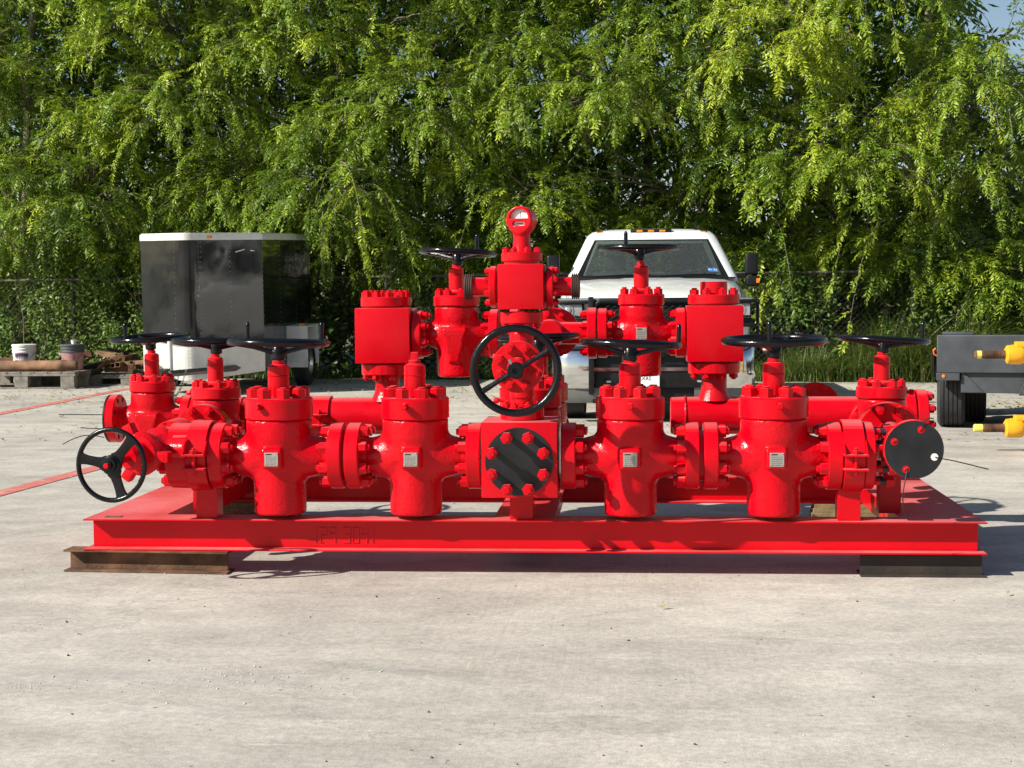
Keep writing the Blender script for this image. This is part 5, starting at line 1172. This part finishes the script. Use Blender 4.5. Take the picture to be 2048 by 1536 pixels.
# shrubs and vines grown into the fence
def shrub(x0, x1, zt, n, label, v0=-.22, v1=.8, tone0=.45, name='fence_vine', stems=10, dens=.25):
    xc = (x0 + x1) / 2; root = empty(name, (xc, fy(xc), 0)); tag(root, label, 'vine', 'shrubs and vines on the fence')
    b = MB()
    for i in range(stems):
        x = RNG.uniform(x0, x1); pts = []; p = Vector((x - xc, RNG.uniform(.1, .5), 0)); d = Vector((RNG.normal(0, .25), RNG.normal(-.1, .15), 1)).normalized()
        for k in range(9):
            pts.append(p.copy()); p = p + d * zt / 8; d = (d + Vector((RNG.normal(0, .22), RNG.normal(0, .15), RNG.normal(0, .1)))).normalized()
        b.tube(pts, 0, 5, radii=[.011 - .001 * k for k in range(9)])
    ob('stem', b.mesh('stem', ang=60), TWIG, root)
    X = RNG.uniform(x0, x1, n * 3); Z = zt * RNG.random(n * 3) ** .8 * (1 + .18 * np.sin(X * 2.7 + 1) + .1 * np.sin(X * 6.1)); keep = np.array([nzz(a * 2.4, 2., c * 2.6) > -dens + .2 * RNG.normal() for a, c in zip(X, Z)]); X, Z = X[keep][:n], Z[keep][:n]; n = len(X)
    Yv = v0 + (v1 - v0) * RNG.random(n) ** 1.5 + .12 * np.sin(X * 3 + Z * 2.); base = np.stack([X - xc, -.13 * (X - xc) + Yv, Z], 1)
    d = unit(np.stack([RNG.normal(0, .8, n), RNG.normal(-.5, .5, n), RNG.normal(-.35, .5, n)], 1)); sd = unit(np.cross(d, RNG.normal(0, .6, (n, 3)) + np.array([0, -.6, .8])))
    L = RNG.uniform(.05, .095, n); V = leaf_quads(base, d, sd, L, L * RNG.uniform(.45, .62, n), .15).reshape(-1, 3); F = np.arange(n * 4).reshape(n, 4)
    me = np_mesh('foliage', V, np.concatenate([F[:, [0, 1, 2]], F[:, [0, 2, 3]]]), VINE, np.repeat(np.clip(tone0 + RNG.normal(0, .22, n), 0, 1), 4)); ob('foliage', me, None, root)
shrub(-9.6, -7.0, 1.75, 4200, 'thin leafy vine on the fence at the left edge', dens=-.02)
shrub(-7.2, -5.6, 1.9, 6500, 'bright leafy shrub growing through the fence behind the white bucket', tone0=.6)
shrub(-5.8, -3.9, 2.15, 9000, 'dense leafy shrub on the fence left of the black trailer', tone0=.55)
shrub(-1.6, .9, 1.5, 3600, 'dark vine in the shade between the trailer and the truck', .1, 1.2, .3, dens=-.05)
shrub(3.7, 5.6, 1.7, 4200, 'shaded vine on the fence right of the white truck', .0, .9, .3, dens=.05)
shrub(6.2, 9.8, 1.85, 8200, 'vine on the fence above the tall grass at the right edge', -.2, .8, .5, dens=.2)

n = 17000; X = RNG.uniform(-12, 11, n); Z = RNG.random(n) * 1.7; Yv = fy(X) + RNG.uniform(.7, 3.6, n); base = np.stack([X, Yv, Z], 1)
d = unit(np.stack([RNG.normal(0, .8, n), RNG.normal(-.3, .6, n), RNG.normal(-.3, .5, n)], 1)); sd = unit(np.cross(d, RNG.normal(0, .6, (n, 3)) + np.array([0, -.6, .8]))); L = RNG.uniform(.09, .2, n)
V = leaf_quads(base, d, sd, L, L * .5, .15).reshape(-1, 3); F = np.arange(n * 4).reshape(n, 4)
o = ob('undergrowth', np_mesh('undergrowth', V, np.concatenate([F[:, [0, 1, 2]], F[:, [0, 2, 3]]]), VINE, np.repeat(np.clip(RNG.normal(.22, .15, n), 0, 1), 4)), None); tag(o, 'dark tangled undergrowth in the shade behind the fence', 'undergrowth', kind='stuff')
# tall grass on the right
def blades(n, xf, yf, hf, name, mat, wd, tone0):
    V = []; T = []; segs = 4
    for i in range(n):
        x = xf(); vy = yf(x); L = hf(x) * RNG.uniform(.55, 1.15); az = RNG.uniform(0, 2 * PI); out = RNG.uniform(.2, 1.6) ** 1.15; w0 = wd * RNG.uniform(.7, 1.3)
        d = np.array([math.cos(az), math.sin(az), 0]); sd = np.array([-d[1], d[0], 0]); P0 = np.array([x, vy, 0.]); row = []
        for k in range(segs + 1):
            s = k / segs; p = P0 + d * out * L * s * s + np.array([0, 0, L * (s - .38 * out * s * s * s)]); w_ = w0 * (1 - s) ** .6 if k < segs else 0.0005
            row += [p - sd * w_ / 2, p + sd * w_ / 2]
        V.append(row); T.append(np.full(2 * (segs + 1), np.clip(tone0 + RNG.normal(0, .27), 0, 1)))
    V = np.array(V); m = V.shape[1]; base = (np.arange(n) * m)[:, None, None]; q = np.array([[2 * k, 2 * k + 1, 2 * k + 3, 2 * k + 2] for k in range(segs)])[None]
    return np_mesh(name, V.reshape(-1, 3), (base + q).reshape(-1, 4), mat, np.concatenate(T))
gx = lambda: 3.9 + 6.2 * RNG.random() ** .75
me = blades(15000, gx, lambda x: fy(x) - .42 + RNG.random() ** 1.3 * 2.0, lambda x: (.40 + .70 * sstep(4.2, 7.3, x)) * (1 + .3 * math.sin(x * 5.3)), 'tall_grass', GRASS, .013, .6)
g = ob('tall_grass', me, None); tag(g, 'tall green grass growing along the fence on the right', 'grass', kind='stuff')
me = blades(2200, lambda: RNG.uniform(-9.5, 4), lambda x: fy(x) - .20 + RNG.random() * .7, lambda x: .22, 'weeds', GRASS, .012, .4)
g = ob('weeds', me, None); tag(g, 'low weeds and grass along the foot of the fence', 'grass', kind='stuff')

# fallen leaves and grit on the concrete
n = 2600; X = RNG.uniform(-7, 9, n); Yq = 15.9 - RNG.random(n) ** 1.6 * 9.5; Yq = np.minimum(Yq, fy(X) - .2)
ex = np.array([(7.3 + RNG.normal(0, .7), 10.6 + RNG.normal(0, .5)) for _ in range(500)] + [(-5.0 + RNG.normal(0, .9), 12.6 + RNG.normal(0, 1.0)) for _ in range(160)] + [(1.0 + RNG.normal(0, 1.0), 13.5 + RNG.normal(0, 1.2)) for _ in range(260)]); X = np.concatenate([X, ex[:, 0]]); Yq = np.concatenate([Yq, ex[:, 1]])
ff_ = np.array([(RNG.uniform(-2.5, 5), RNG.uniform(-2.5, 3)) for _ in range(7)]); X = np.concatenate([X, ff_[:, 0]]); Yq = np.concatenate([Yq, ff_[:, 1]]); n = len(X)
base = np.stack([X, Yq, np.full(n, .006) + RNG.random(n) * .006], 1); az = RNG.uniform(0, 2 * PI, n); d = unit(np.stack([np.cos(az), np.sin(az), RNG.uniform(-.02, .35, n)], 1)); sd = unit(np.cross(d, np.array([0, 0, 1.]) + RNG.normal(0, .2, (n, 3))))
L = RNG.uniform(.03, .085, n); V = leaf_quads(base, d, sd, L, L * .4, .1).reshape(-1, 3); F = np.arange(n * 4).reshape(n, 4)
o = ob('fallen_leaves', np_mesh('fallen_leaves', V, np.concatenate([F[:, [0, 1, 2]], F[:, [0, 2, 3]]]), DRYLEAF), None); tag(o, 'dry fallen leaves scattered over the back of the yard', 'leaves', kind='stuff')
def pebbles(pts, size, name, mat, label):
    n = len(pts); V = []; F = []; oc = np.array([(1, 0, 0), (0, 1, 0), (-1, 0, 0), (0, -1, 0), (0, 0, .8), (0, 0, -.5)]); fc = np.array([(0, 1, 4), (1, 2, 4), (2, 3, 4), (3, 0, 4), (1, 0, 5), (2, 1, 5), (3, 2, 5), (0, 3, 5)])
    for i, (x, y) in enumerate(pts):
        s = size * min(2.2, RNG.lognormal(0, .45)); V.append(oc * s * RNG.uniform(.7, 1.3, (6, 1)) @ rotm(RNG.uniform(0, 6), 0, RNG.uniform(-.3, .3)).T + np.array([x, y, s * .3])); F.append(fc + 6 * i)
    return tag(ob(name, np_mesh(name, np.concatenate(V), np.concatenate(F), mat), None), label, 'gravel', kind='stuff')
CHIP = plain('pale_chips', (.55, .53, .48), .9, 0, .1); DIRT = plain('dark_crumbs', (.09, .08, .065), .95, 0, .3)
pts = [(RNG.normal(.95, .28), RNG.normal(.10, .10)) for _ in range(200)] + [(RNG.uniform(-.2, 1.9), RNG.normal(-.35, .25)) for _ in range(130)] + [(RNG.normal(1.25, .28), -1.98 + RNG.normal(0, .035) + .12 * RNG.normal()) for _ in range(230)] + [(RNG.uniform(-1, 5), RNG.uniform(-2.8, .5)) for _ in range(150)] + [(RNG.normal(.55, .12), RNG.normal(-2.12, .03)) for _ in range(70)]
pebbles(pts, .0022, 'pale_grit', CHIP, 'pale concrete crumbs scattered in front of the left support beam')
pebbles([(RNG.uniform(-1.2, 5.2), RNG.uniform(-2.9, .3)) for _ in range(150)] + [(RNG.uniform(-3, 8), RNG.uniform(2, 9)) for _ in range(140)], .0032, 'dark_grit', DIRT, 'dark crumbs of dirt scattered over the concrete')
